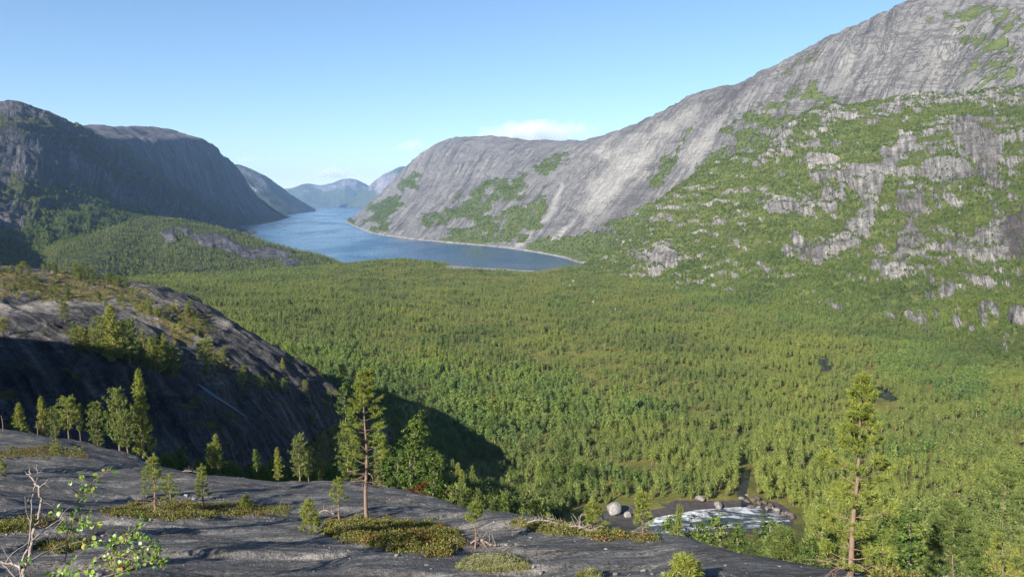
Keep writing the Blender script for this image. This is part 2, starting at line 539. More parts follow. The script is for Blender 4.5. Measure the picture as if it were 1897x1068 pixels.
# --- right valley side: forested spur with outcrops ----------------------------------------------
cols = [
    (P(1050, 506, 1810), P(1072, 497, 1880), P(1092, 488, 1950)), (P(1120, 518, 1650), P(1142, 487, 1800), P(1180, 430, 1950)),
    (P(1180, 530, 1520), P(1202, 450, 1700), P(1230, 368, 1900)), (P(1250, 545, 1380), P(1280, 432, 1650), P(1310, 315, 1900)),
    (P(1350, 565, 1200), P(1380, 405, 1550), P(1420, 274, 1900)), (P(1450, 595, 1020), P(1480, 395, 1450), P(1490, 218, 1930)),
    (P(1550, 625, 900), P(1580, 395, 1320), P(1580, 205, 1850)), (P(1680, 645, 780), P(1700, 405, 1180), P(1700, 195, 1780)),
    (P(1800, 665, 680), P(1800, 405, 1080), P(1800, 188, 1680)), (P(1900, 685, 600), P(1900, 422, 980), P(1897, 180, 1580)),
    (P(2050, 705, 520), P(2050, 422, 880), P(2050, 130, 1480)), (P(2250, 740, 420), P(2250, 400, 760), P(2250, 60, 1350))]
bk = V3(120, 190, 8)
rows = [[c[0] + V3(-30, -60, -25) for c in cols], [c[0] for c in cols], [c[1] for c in cols], [c[2] for c in cols],
        [c[2] + bk + V3(0, 0, 10 * math.sin(3.1 * i)) for i, c in enumerate(cols)], [c[2] + bk * 3 + V3(0, 0, -160) for c in cols]]
G2 = loft(rows, 430, 560)
uv2 = surf_uv(G2)
n2 = normals(G2)
if n2[200, 300, 1] > 0: n2 = -n2
veg2 = paint(G2, 1.0, [
    (0.55, 16, 70, [(1560, 180), (1700, 230), (1640, 300), (1640, 420), (1680, 520), (1900, 500), (1920, 160), (1740, 150)]),
    (0.40, 7, 30, [(1470, 240), (1560, 206), (1700, 190), (1900, 172), (1900, 198), (1740, 214), (1580, 228), (1490, 252)]),
    (0.05, 5, 16, [(1172, 465), (1215, 458), (1262, 478), (1240, 498), (1210, 502)]),
    (0.05, 5, 16, [(1440, 470), (1470, 440), (1500, 445), (1560, 440), (1610, 430), (1590, 455), (1545, 470), (1520, 492), (1490, 478)]),
    (0.1, 5, 20, [(1410, 375), (1480, 365), (1560, 355), (1570, 370), (1510, 390), (1440, 392)]),
    (0.1, 5, 22, [(1590, 340), (1630, 345), (1635, 400), (1600, 440), (1575, 430), (1600, 380)]),
    (0.1, 4, 18, [(1500, 320), (1560, 312), (1622, 310), (1620, 335), (1560, 330), (1510, 332)]),
    (0.1, 5, 20, [(1420, 290), (1440, 250), (1480, 218), (1482, 235), (1450, 280), (1400, 300)]),
    (0.2, 5, 18, [(1460, 262), (1550, 258), (1560, 268), (1480, 270)]),
    (0.15, 5, 22, [(1480, 300), (1540, 285), (1545, 296), (1500, 305)]),
    (0.05, 5, 18, [(1755, 225), (1790, 222), (1830, 230), (1860, 260), (1850, 310), (1860, 350), (1830, 345), (1810, 300), (1780, 270)]),
    (0.05, 5, 16, [(1660, 360), (1715, 360), (1710, 400), (1690, 440), (1670, 440), (1690, 400)]),
    (0.05, 5, 18, [(1665, 480), (1680, 420), (1715, 430), (1715, 470), (1690, 482)]),
    (0.08, 5, 22, [(1720, 470), (1780, 445), (1830, 420), (1900, 390), (1900, 480), (1850, 480), (1790, 470)]),
    (0.1, 5, 20, [(1600, 330), (1640, 280), (1680, 240), (1690, 270), (1660, 320), (1630, 350)]),
    (0.1, 5, 22, [(1720, 310), (1790, 285), (1800, 320), (1770, 350), (1730, 330)]),
    (0.95, 5, 18, [(1620, 520), (1630, 400), (1640, 320), (1660, 340), (1672, 420), (1650, 500)]),
    (1.0, 6, 24, [(1700, 430), (1720, 390), (1810, 360), (1850, 400), (1790, 430), (1720, 445)]),
    (0.9, 6, 24, [(1640, 225), (1720, 200), (1800, 195), (1900, 200), (1900, 220), (1780, 215), (1680, 245)]),
    (0.1, 5, 18, [(1620, 500), (1640, 485), (1700, 505), (1690, 515), (1640, 512)]),
    (0.1, 5, 20, [(1815, 565), (1845, 555), (1850, 590), (1830, 610)]),
    (0.1, 5, 20, [(1870, 590), (1900, 575), (1905, 625), (1880, 620)]),
    (0.15, 4, 14, [(1720, 545), (1770, 540), (1770, 556), (1730, 556)]),
    (0.2, 4, 14, [(1765, 590), (1785, 570), (1780, 600)]),
    (0.2, 4, 14, [(1850, 640), (1875, 615), (1870, 650)]),
    (0.2, 4, 12, [(1445, 615), (1480, 618), (1480, 630), (1455, 628)]),
    (0.2, 3, 10, [(1320, 410), (1345, 408), (1345, 418), (1322, 420)]),
], 5, 1.8)
wet2 = paint(G2, 0.0, [
    (0.8, 4, 14, [(1758, 225), (1785, 224), (1790, 255), (1772, 262)]),
    (0.75, 4, 12, [(1660, 362), (1680, 365), (1680, 390), (1665, 380)]),
    (0.7, 6, 18, [(1870, 400), (1900, 380), (1900, 440), (1870, 470), (1850, 470)]),
    (0.6, 4, 12, [(1505, 450), (1520, 440), (1515, 470), (1500, 478)]),
    (0.6, 4, 12, [(1680, 430), (1700, 420), (1700, 470), (1685, 478)]),
    (0.7, 4, 12, [(1805, 200), (1830, 200), (1830, 222), (1812, 215)]),
    (0.6, 4, 12, [(1480, 262), (1540, 262), (1530, 268), (1485, 268)]),
    (0.9, 6, 20, [(1862, 392), (1905, 372), (1905, 478), (1868, 478)]), (0.4, 8, 26, [(1758, 226), (1845, 226), (1860, 350), (1800, 330)]), (0.45, 6, 20, [(1664, 362), (1715, 362), (1712, 480), (1672, 480)]), (0.4, 5, 16, [(1445, 470), (1500, 445), (1540, 450), (1525, 490), (1480, 480)]),
    (0.5, 6, 14, [(1840, 300), (1850, 350), (1860, 370), (1845, 365), (1825, 300)]),
], 6)
rk = 1 - veg2
tv = np.linspace(0, 5, 430)[:, None]
edge_keep = smooth(0.9, 1.3, tv)
rel2 = rk * (7 * ridged(uv2 / V3(40, 90, 1), 4, 0.6) + 5 + 3 * fbm(uv2 / V3(9, 60, 1), 3, 0.6)) + steps(G2 * V3(0.7, 0.7, 1.9), 9, 62, 1) + terrace(G2, 34, 8, 60, 120, 7) + 5 * fbm(G2 / 90, 4)
G2 = G2 + n2 * (rel2 * edge_keep)[..., None]
G2[..., 2] += (16 * fbm(G2 / V3(75, 75, 300), 5, 0.6)) * smooth(2.5, 3.0, tv) * smooth(1100, 1450, project(G2)[0])
veg2 = np.clip(ledges(G2, veg2, 2.3) + 0.24 * fbm(G2 / V3(26, 26, 12), 4), -0.3, 1.3)
terrain('valley_side', G2, ML_WALL, {'suv': ('FLOAT_VECTOR', uv2), 'veg': ('FLOAT', veg2), 'pale': ('FLOAT', np.zeros_like(veg2)), 'wet': ('FLOAT', wet2)})

# --- left mountain, running on out of the frame towards the camera -------------------------------
cols = [
    (V3(-430, -350, 170), V3(-760, -350, 300), V3(-1000, -350, 400)),
    (V3(-450, 150, 130), V3(-800, 150, 290), V3(-1050, 150, 420)),
    (V3(-600, 550, 60), V3(-900, 550, 250), V3(-1150, 550, 440)), (V3(-760, 1000, 40), V3(-1050, 1000, 230), V3(-1400, 1100, 410)),
    (P(-150, 520, 1100), P(-150, 330, 1700), P(-150, 285, 2200)), (P(0, 520, 1250), P(0, 345, 2000), P(0, 200, 2600)),
    (P(60, 520, 1300), P(60, 350, 2100), P(60, 206, 2700)), (P(110, 515, 1350), P(110, 355, 2250), P(110, 224, 2800)),
    (P(160, 510, 1400), P(160, 362, 2400), P(160, 245, 2900)), (P(200, 505, 1500), P(200, 368, 2550), P(200, 270, 3000)),
    (P(250, 500, 1700), P(250, 378, 2750), P(250, 312, 3150)), (P(300, 480, 2000), P(300, 392, 2950), P(300, 342, 3300)),
    (P(350, 460, 2600), P(350, 407, 3250), P(350, 380, 3500)), (P(400, 440, 3200), P(400, 421, 3500), P(400, 406, 3700)),
    (P(445, 434, 3650), P(447, 428, 3800), P(450, 424, 3900)), (P(470, 433, 3750), P(472, 431, 3850), P(474, 429, 3950))]
rows = [[c[0] + V3(90, -60, -40) for c in cols], [c[0] for c in cols], [c[1] for c in cols], [c[2] for c in cols],
        [c[2] + V3(-200, 180, -60) for c in cols], [c[2] + V3(-900, 300, -500) for c in cols]]
G3 = loft(rows, 300, 460)
uv3 = surf_uv(G3)
n3 = normals(G3)
if n3[150, 250, 1] > 0: n3 = -n3
tv = np.linspace(0, 5, 300)[:, None]
ed = smooth(0.9, 1.3, tv) * (1 - 0.75 * smooth(330, 430, np.arange(460))[None])
rel3 = 22 * ridged(uv3 / V3(260, 300, 1) + 3.3, 5, 0.55) + steps(G3 * V3(0.7, 0.5, 1.5), 26, 200, 1) + 9 * fbm(G3 / 60, 4)
rel3 = rel3 + steps(G3 * V3(0.6, 0.6, 1.4) + 50, 11, 70, 1)
G3 = G3 + n3 * ((rel3 * 0.36 - 14 + terrace(G3 + n3 * rel3[..., None], 66, 20, 130, 260) + terrace(G3, 23, 5, 60, 90, 3)) * ed)[..., None]
veg3 = paint(G3, 0.36, [
    (0.95, 14, 60, [(0, 420), (100, 380), (220, 350), (300, 400), (330, 420), (250, 520), (-50, 520)]),
    (0.8, 8, 40, [(-50, 205), (40, 215), (120, 235), (200, 300), (260, 330), (200, 310), (120, 265), (20, 235)]),
    (0.85, 8, 30, [(120, 250), (190, 280), (250, 330), (270, 360), (200, 330), (130, 285)]),
    (0.8, 10, 40, [(0, 330), (80, 340), (180, 350), (180, 385), (60, 380), (0, 370)]),
    (0.05, 8, 30, [(0, 250), (100, 265), (170, 300), (250, 350), (310, 390), (250, 380), (150, 330), (0, 300)]),
    (0.3, 8, 30, [(150, 470), (230, 455), (250, 500), (170, 510)]),
    (0.3, 8, 30, [(280, 395), (330, 390), (420, 420), (400, 425)]),
], 8)
veg3 = np.clip(ledges(G3, veg3, 1.3) + 0.3 * fbm(G3 / 70, 4), -0.3, 1.3)
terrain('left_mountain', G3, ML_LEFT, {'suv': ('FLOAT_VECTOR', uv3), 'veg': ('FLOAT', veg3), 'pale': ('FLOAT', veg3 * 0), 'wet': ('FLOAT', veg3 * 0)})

# --- the shaded cliff beyond, and the slope behind it ------------------------------------------------
ridge = [P(100, 232, 3200), P(190, 249, 3650), P(260, 251, 4200), P(305, 250, 4600), P(345, 251, 5100), P(368, 258, 5400), P(390, 274, 5700), P(418, 308, 6100), P(447, 350, 6450), P(485, 378, 6700), P(516, 397, 6850)]
shore = lambda y: V3(-1760 - 0.162 * (y - 4600), y, 0)
base = [shore(3000), shore(3500), shore(4050), shore(4500), shore(4900), Wt(480, 415.5), Wt(504, 411), Wt(521, 407), Wt(532, 404), Wt(537, 402.6), Wt(541, 401.5)]
blend = lambda k, h: [b + (r - b) * V3(k, k, h) for b, r in zip(base, ridge)]
rows = [[b + V3(60, -10, -25) for b in base], base, blend(0.42, 0.34), blend(0.72, 0.84), ridge,
        [r + V3(-450, 60, 12) for r in ridge], [r + V3(-1800, 300, -500) for r in ridge]]
G4 = loft(rows, 220, 300)
uv4 = surf_uv(G4)
n4 = normals(G4)
if n4[110, 150, 0] < 0: n4 = -n4
ed = smooth(0.9, 1.3, np.linspace(0, 6, 220))[:, None] * (1 - 0.7 * smooth(200, 290, np.arange(300))[None])
G4 = G4 + n4 * ((26 * ridged(uv4 / V3(260, 500, 1), 5, 0.55) + steps(G4, 18, 240, 1) - 16) * ed)[..., None]
veg4 = paint(G4, 0.25, [(0.8, 8, 40, [(190, 255), (240, 330), (330, 390), (440, 425), (480, 425), (430, 400), (330, 345), (260, 290)]),
                        (0.2, 8, 30, [(200, 245), (370, 250), (400, 290), (300, 285)]),
                        (0.7, 6, 20, [(380, 420), (440, 395), (530, 400), (540, 410), (480, 420)])], 9)
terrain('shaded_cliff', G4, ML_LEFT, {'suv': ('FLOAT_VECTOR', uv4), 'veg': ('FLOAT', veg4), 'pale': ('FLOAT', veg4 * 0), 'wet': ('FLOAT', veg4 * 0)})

cols = [
    (P(400, 410, 8000), P(390, 330, 8800), P(380, 292, 9300)), (P(450, 408, 8000), P(440, 345, 8900), P(428, 304, 9500)),
    (Wt(520, 399), P(490, 358, 9100), P(470, 316, 9700)), (Wt(555, 394.5), P(525, 370, 9600), P(502, 336, 10000)),
    (Wt(575, 392), P(550, 380, 10100), P(530, 358, 10400)), (Wt(586, 390.3), P(572, 387, 10700), P(560, 376, 10800)),
    (Wt(588, 389.8), P(583, 389.2, 10950), P(578, 387.5, 11000))]
rows = [[c[0] + V3(60, -60, -25) for c in cols], [c[0] for c in cols], [c[1] for c in cols], [c[2] for c in cols],
        [c[2] + V3(-700, 400, -20) for c in cols], [c[2] + V3(-2200, 900, -600) for c in cols]]
G5 = loft(rows, 130, 180)
uv5 = surf_uv(G5)
n5 = normals(G5)
if n5[60, 90, 0] < 0: n5 = -n5
ed = smooth(0.9, 1.3, np.linspace(0, 5, 130))[:, None] * (1 - 0.8 * smooth(110, 175, np.arange(180))[None])
G5 = G5 + n5 * ((36 * ridged(G5 / 420, 5, 0.55) - 14) * ed)[..., None]
veg5 = 0.55 + 0.5 * fbm(G5 / 300, 3) + 0.3 * smooth(400, 50, G5[..., 2])
terrain('left_fjord_slope', G5, ML_FAR, {'suv': ('FLOAT_VECTOR', uv5), 'veg': ('FLOAT', veg5), 'pale': ('FLOAT', veg5 * 0), 'wet': ('FLOAT', veg5 * 0)})

# --- far mountains at the mouth of the fjord -----------------------------------------------------------
def far_mount(name, base, ridge, back, seed):
    mid = [0.5 * (a + b) + V3(0, 0, -15) for a, b in zip(base, ridge)]
    rows = [[b + V3(0, -150, -30) for b in base], base, mid, ridge, [r + V3(0, back, -60) for r in ridge], [r + V3(0, 3 * back, -700) for r in ridge]]
    G = loft(rows, 110, 220)
    ed = smooth(0.9, 1.3, np.linspace(0, 5, 110))[:, None]
    G = G + V3(0.2, -0.8, 0.35) * ((170 * ridged(G * V3(1, 0.6, 0.4) / 1100 + seed, 6, 0.6) - 60) * ed)[..., None]
    veg = 0.50 + 0.6 * fbm(G / 500, 3) + 0.5 * smooth(420, 80, G[..., 2])
    terrain(name, G, ML_FAR, {'suv': ('FLOAT_VECTOR', surf_uv(G)), 'veg': ('FLOAT', veg), 'pale': ('FLOAT', veg * 0), 'wet': ('FLOAT', veg * 0)})
px = [380, 470, 535, 562, 590, 612, 640, 662, 680, 700, 730]
ry = [354, 352, 349, 341, 344, 339, 331, 336, 345, 352, 356]
far_mount('far_mountain', [Wt(x, 382.5) for x in px], [P(x, y + 2, 18600) for x, y in zip(px, ry)], 700, 0.0)
px = [628, 640, 655, 672, 690, 705, 722, 740, 760, 800, 850]
ry = [381, 376, 366, 352, 338, 327, 319, 311, 311, 306, 300]
by = [383.6, 383.8, 384, 384.2, 384.4, 384.6, 384.8, 385, 385.2, 385.6, 386]
far_mount('fjord_headland', [Wt(x, y) for x, y in zip(px, by)], [P(x, y + 2, 15600) for x, y in zip(px, ry)], 600, 4.0)

# --- wooded knoll on the left by the shore --------------------------------------------------------------
cols = [
    (P(-60, 560, 900), P(-60, 500, 1200), P(-60, 460, 1500)), (P(60, 540, 1000), P(50, 500, 1250), P(50, 462, 1550)),
    (P(120, 530, 1100), P(120, 490, 1300), P(120, 446, 1600)), (P(200, 520, 1250), P(195, 468, 1500), P(190, 428, 1800)),
    (P(260, 512, 1400), P(258, 455, 1680), P(258, 406, 1980)), (P(330, 507, 1500), P(330, 455, 1740), P(330, 408, 2060)),
    (P(400, 503, 1600), P(400, 462, 1800), P(400, 421, 2100)), (P(470, 500, 1680), P(470, 470, 1850), P(470, 440, 2110)),
    (P(540, 498, 1750), P(540, 478, 1880), P(540, 461, 2100)), (P(600, 496, 1850), P(600, 486, 1930), P(600, 476, 2080)),
    (P(640, 494, 1960), P(640, 492, 2000), P(638, 490, 2040)), (Wt(652, 491.5, -4), Wt(652, 491, -5), Wt(652, 490.5, -6))]
rows = [[c[0] + V3(0, -80, -18) for c in cols], [c[0] for c in cols], [c[1] for c in cols], [c[2] for c in cols],
        [c[2] + V3(-20, 160, -45) for c in cols], [c[2] + V3(-40, 420, -160) for c in cols]]
G6 = loft(rows, 190, 300)
uv6 = surf_uv(G6)
ed = smooth(0.9, 1.3, np.linspace(0, 5, 190))[:, None] * (1 - 0.8 * smooth(230, 290, np.arange(300))[None])
veg6 = paint(G6, 0.95, [
    (0.1, 6, 24, [(330, 425), (370, 428), (440, 450), (470, 465), (430, 470), (390, 465), (350, 440)]),
    (0.2, 6, 22, [(440, 465), (500, 462), (540, 470), (500, 478), (450, 476)]),
    (0.2, 5, 18, [(290, 430), (320, 428), (330, 445), (305, 448)]),
    (0.3, 5, 20, [(520, 480), (580, 478), (590, 486), (530, 490)]),
    (0.75, 8, 30, [(150, 470), (230, 460), (250, 500), (170, 512)]),
], 10)
G6 = G6 + V3(0.1, -0.25, 0.9) * ((6 * fbm(G6 / 70, 4) + steps(G6, 7, 80, 1) + (1 - veg6) * (6 * ridged(G6 / 35, 4) + 3)) * ed)[..., None]
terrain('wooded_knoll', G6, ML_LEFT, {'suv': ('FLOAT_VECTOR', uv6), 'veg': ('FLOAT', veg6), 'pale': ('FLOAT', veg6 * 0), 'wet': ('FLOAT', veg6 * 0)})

# --- valley floor -------------------------------------------------------------------------------------------
c = [P(650, 491, 1900), P(740, 483, 1900), P(800, 487, 1890), P(835, 494, 1875), P(900, 498, 1865), P(950, 500, 1850), P(1030, 502, 1815), P(1080, 493, 1930), P(560, 497, 1780), P(690, 485, 1900)]
c += [V3(u * 2080, 2080, -8) for u in (-0.3, -0.22, -0.15, -0.08, 0.0, 0.08, 0.15)] + [V3(u * 2300, 2300, -25) for u in (-0.9, -0.5, -0.2, 0.0, 0.2, 0.6, 0.9)]
c += [P(300, 527, 1200), P(300, 560, 950), P(400, 507, 1600), P(480, 504, 1650), P(150, 540, 1050), P(0, 570, 850), P(500, 560, 960), P(640, 522, 1450), P(760, 512, 1600),
      P(900, 530, 1450), P(900, 560, 1180), P(900, 620, 850), P(900, 700, 620), P(900, 780, 470), P(900, 850, 375), P(900, 920, 300),
      P(1200, 560, 1180), P(1200, 620, 850), P(1200, 700, 620), P(1200, 800, 440), P(1200, 880, 340), P(1050, 530, 1450), P(1050, 650, 740),
      P(1300, 962, 280), P(1200, 980, 268), P(1440, 950, 292), P(1380, 872, 350), P(1120, 965, 275), P(1300, 930, 297), P(1380, 915, 312),
      P(1500, 650, 740), P(1500, 750, 520), P(1500, 850, 380), P(1700, 690, 620), P(1700, 800, 430), P(1700, 900, 312), P(1897, 720, 520), P(1897, 800, 392), P(1897, 900, 285),
      P(1897, 1000, 195), P(1897, 1080, 120), P(1700, 1000, 205), P(1700, 1085, 90), P(1500, 1010, 200), P(1500, 1085, 95), P(2150, 760, 460), P(2150, 900, 270), P(2150, 1080, 110),
      P(1300, 1010, 200), P(1300, 1085, 105), P(1000, 980, 180), P(1000, 1050, 110), P(800, 960, 140), P(800, 905, 235), P(700, 850, 330), P(700, 780, 425), P(640, 720, 500),
      P(400, 700, 420), P(300, 900, 200), P(300, 800, 330), P(0, 900, 150), P(0, 720, 400), P(100, 610, 700), P(-200, 900, 150), P(-200, 700, 420), P(-200, 600, 750), P(560, 620, 760),
      P(500, 950, 130), P(500, 1060, 75), P(0, 980, 90), P(-200, 980, 90), P(800, 1080, 80), P(1600, 1150, 60), P(2150, 1200, 55), P(1000, 1180, 55), P(200, 1150, 55)]
GV = polar_field(c, -0.95, 1.05, 52, 2280, 520, 620, 0.05)
dist = GV[..., 1]
GV[..., 2] += (2.2 * fbm(GV / 60, 4) + 0.9 * fbm(GV / 14, 3)) * smooth(2000, 1500, dist) * smooth(100, 250, dist)
RIVER = [(1160, 988), (1215, 958), (1290, 944), (1400, 936), (1468, 955), (1450, 978), (1350, 974), (1270, 986), (1215, 1004), (1170, 1006)]
BROOK = [(1370, 868), (1392, 868), (1388, 890), (1382, 915), (1400, 936), (1375, 936), (1366, 910), (1374, 890)]
POND1 = [(1517, 669), (1535, 667), (1546, 675), (1534, 686), (1520, 685)]
POND2 = [(1616, 720), (1640, 727), (1664, 738), (1650, 742), (1624, 733)]
vegV = paint(GV, 0.95, [
    (0.10, 5, 8, [(1104, 950), (1180, 932), (1290, 926), (1380, 930), (1440, 926), (1475, 955), (1460, 990), (1330, 992), (1230, 1012), (1130, 992)]),
    (0.75, 3, 10, [(1180, 930), (1215, 928), (1240, 938), (1200, 946)]),
    (0.0, 2, 3, [(820, 491), (900, 495), (985, 498), (990, 503), (900, 501), (830, 497)]),
    (0.66, 4, 16, [(1095, 560), (1120, 552), (1160, 575), (1150, 585), (1110, 572)]),
    (0.7, 4, 16, [(1040, 530), (1070, 525), (1070, 540), (1045, 540)]),
    (0.75, 4, 20, [(780, 578), (830, 585), (860, 600), (820, 600)]),
], 11)
# the river bed lies level; the bars beside it are low
pxV, pyV = project(GV)
rvm = smooth(-6, 6, sdpoly(pxV, pyV, RIVER))
bkm = smooth(-2, 4, sdpoly(pxV, pyV, BROOK))
pond_sd = np.maximum(sdpoly(pxV, pyV, POND1), sdpoly(pxV, pyV, POND2))
GV[..., 2] -= 0.9 * rvm + 1.2 * bkm
pond_open = np.maximum(sdpoly(pxV, pyV, [(1513, 664), (1548, 664), (1546, 704), (1519, 704)]), sdpoly(pxV, pyV, [(1614, 718), (1668, 736), (1668, 775), (1614, 760)])) > 0
clear = paint(GV, 0.0, [
    (0.75, 6, 22, [(940, 640), (1010, 655), (1120, 690), (1240, 730), (1250, 750), (1150, 745), (1080, 700), (980, 675)]),
    (0.6, 6, 22, [(820, 505), (960, 512), (1040, 520), (1030, 540), (940, 530), (840, 520)]),
    (0.5, 5, 20, [(760, 570), (860, 590), (1000, 600), (960, 615), (820, 600)]),
    (0.9, 3, 8, [(1285, 832), (1330, 838), (1320, 850), (1290, 846)]),
    (0.8, 3, 10, [(1395, 840), (1440, 850), (1420, 868), (1400, 862)]),
    (0.7, 3, 8, [(1445, 660), (1470, 660), (1465, 672), (1448, 670)]),
], 12)
terrain('valley_floor', GV, ML_FLOOR, {'suv': ('FLOAT_VECTOR', GV * V3(1, 1, 0)), 'veg': ('FLOAT', vegV), 'pale': ('FLOAT', 0.35 * smooth(0.9, 0.1, vegV) * smooth(1700, 1800, dist)), 'wet': ('FLOAT', np.clip(rvm * 1.0 + bkm + 0.85 * smooth(-70, -18, sdpoly(pxV, pyV, RIVER) + 12 * fbm(GV / 7, 3)), 0, 1))})

# --- dark rock hill on the near left ------------------------------------------------------------------------
crest = [P(-250, 470, 380), P(-100, 480, 380), P(0, 494, 380), P(100, 499, 385), P(187, 517, 390), P(250, 532, 385), P(320, 550, 370), P(380, 568, 340), P(420, 584, 320), P(480, 620, 300), P(560, 667, 285), P(610, 700, 278), P(640, 728, 272)]
c = list(crest)
c += [p * V3(1.16, 1.16, 1) + V3(0, 0, -24 if i > 4 else -12) for i, p in enumerate(crest)] + [V3(p[0] * 1.45, p[1] * 1.45, 62) for p in crest]
c += [P(0, 560, 260), P(100, 572, 256), P(200, 592, 250), P(300, 622, 240), P(400, 662, 235), P(500, 722, 235), P(580, 772, 240), P(-200, 545, 260),
      P(0, 620, 198), P(100, 642, 194), P(200, 664, 194), P(300, 694, 198), P(400, 734, 203), P(500, 784, 212), P(580, 832, 224), P(-200, 600, 195),
      P(0, 760, 178), P(100, 782, 175), P(200, 804, 175), P(300, 834, 178), P(400, 854, 184), P(500, 874, 193), P(590, 864, 208), P(-200, 735, 178),
      P(640, 800, 258), P(630, 850, 235), P(665, 770, 300), P(680, 850, 290), P(690, 790, 345),
      P(0, 930, 140), P(150, 950, 140), P(300, 980, 142), P(450, 1000, 150), P(600, 980, 165), P(-200, 930, 140), P(100, 1100, 90), P(500, 1150, 95), P(-250, 1100, 90)]
GH = polar_field(c, -0.95, -0.17, 95, 560, 360, 520, 0.03)
nH = normals(GH)
if nH[200, 200, 2] < 0: nH = -nH
along = GH @ np.array([(0.80, -0.60, 0), (0.60, 0.80, 0), (0, 0, 1)]).T
edH = smooth(1.0, 1.25, (GH[..., 2] + 20) / 100)
relH = 3.0 * ridged(along / V3(70, 16, 20), 4, 0.5) + steps(along * V3(0.3, 1, 1.2), 3.0, 34, 1) + 0.8 * fbm(along / V3(9, 4, 5), 4)
relH = relH + terrace(GH, 8.5, 1.9, 26, 55, 2)
GH = GH + nH * (relH - 3.4)[..., None] * np.array(0.85)
vegH = paint(GH, 0.16, [
    (0.62, 8, 40, [(-50, 490), (100, 500), (200, 515), (300, 550), (380, 580), (400, 620), (330, 640), (240, 560), (100, 560), (-50, 540)]),
    (0.6, 8, 30, [(100, 600), (200, 610), (320, 640), (330, 690), (250, 680), (130, 640)]),
    (0.5, 8, 26, [(330, 640), (420, 650), (440, 690), (380, 680)]),
    (0.8, 5, 20, [(560, 830), (640, 760), (700, 800), (680, 900), (580, 900)]),
], 14)
M_HILL = rock_land('dark_hill_rock', (0.018, 0.018, 0.022), (0.042, 0.041, 0.044), (0.15, 0.135, 0.12), (0.040, 0.044, 0.014), (0.145, 0.112, 0.040), 2.6, 45, 26, 4, 1.6, 1.6)  # rock tones kept very dark so the shaded face reads near black
vegH = np.clip(ledges(GH, vegH, 1.5, 6) + 0.55 * fbm(GH / V3(9, 9, 5), 4), -0.3, 1.3)
sunlit_palH = 0.75 * paint(GH, 0.0, [(1.0, 25, 50, [(-60, 480), (200, 500), (340, 560), (430, 600), (380, 640), (240, 620), (120, 590), (-60, 590)])], 15) * smooth(-0.2, 0.3, fbm(GH / V3(20, 20, 6), 4))  # sunlit upper hill painted paler, shaded lower face left dark
terrain('dark_rock_hill', GH, M_HILL, {'suv': ('FLOAT_VECTOR', np.stack([along[..., 1], along[..., 0], along[..., 2]], -1)), 'veg': ('FLOAT', vegH), 'pale': ('FLOAT', sunlit_palH), 'wet': ('FLOAT', vegH * 0)})

# --- the slab the photographer stands on ----------------------------------------------------------------------
brow = [P(-150, 778, 64), P(-60, 790, 62), P(0, 798, 60), P(100, 808, 60), P(200, 830, 57), P(300, 862, 52), P(400, 880, 48), P(500, 893, 46), P(600, 893, 46), P(700, 900, 46), P(780, 918, 44), P(850, 940, 40),
        P(900, 955, 36), P(960, 964, 33), P(1100, 982, 27), P(1300, 1006, 23), P(1500, 1046, 19), P(1640, 1068, 17), P(1760, 1110, 15), P(1950, 1180, 12)]
c = list(brow)
c += [P(0, 860, 42), P(0, 930, 28), P(0, 1000, 21), P(0, 1068, 16), P(200, 900, 38), P(200, 950, 28), P(200, 1010, 20.5), P(200, 1068, 16), P(400, 940, 32), P(400, 1000, 22), P(400, 1068, 16.5),
      P(600, 940, 33), P(600, 1000, 23), P(600, 1068, 17), P(800, 965, 30), P(800, 1000, 24), P(800, 1068, 17.5), P(950, 1000, 24), P(950, 1068, 17.5), P(1200, 1032, 20), P(1200, 1068, 17), P(1500, 1072, 16),
      P(-200, 880, 36), P(-200, 1000, 20), V3(0, 8, 175), V3(-6, 8, 175.5), V3(6, 8, 174.3), V3(0, 4, 176.9), V3(-4, 4, 177.2), V3(4, 4, 176.6), V3(0, 2.2, 177.6), V3(2.2, 2.2, 177.4), V3(-2.2, 2.2, 177.7)]
for d_, z_ in ((2, 177.6), (4, 177.0), (8, 175.0), (12, 173.3)):
    for u_ in (-1.0, -0.55, 0.55, 1.0):
        c += [V3(u_ * d_, d_, z_ - u_ * 0.05 * d_)]
for p in brow:
    c += [V3(p[0] * 1.14, p[1] * 1.14, p[2] - 0.045 * p[1] - 1.2), V3(p[0] * 1.35, p[1] * 1.35, p[2] - 0.22 * p[1] - 4), V3(p[0] * 1.7, p[1] * 1.7, p[2] - 0.55 * p[1] - 6)]
GF = polar_field(c, -1.0, 1.0, 2.0, 90, 520, 640, 0.03)
q = GF * V3(1, 1, 0)
rot = q @ np.array([(0.97, 0.24, 0), (-0.24, 0.97, 0), (0, 0, 1)]).T
ampF = smooth(3, 14, GF[..., 1]) * (1 - 0.6 * smooth(60, 80, GF[..., 1]))
reliefF = 0.30 * ridged(rot / V3(14, 4.2, 1), 4, 0.5) + 0.22 * fbm(rot / V3(5, 1.6, 1), 4) + 0.06 * fbm(rot / V3(1.1, 0.35, 1), 4, 0.6)
st = fbm(rot / V3(18, 5, 1) + 4, 3) * 3.2
reliefF += 0.20 * (np.floor(st) + smooth(0.8, 1.0, st - np.floor(st)))
ampF = ampF * (1 - 0.65 * smooth(960, 1080, project(GF)[0]) * smooth(14, 20, GF[..., 1]))
GF[..., 2] += (reliefF - 0.2) * ampF
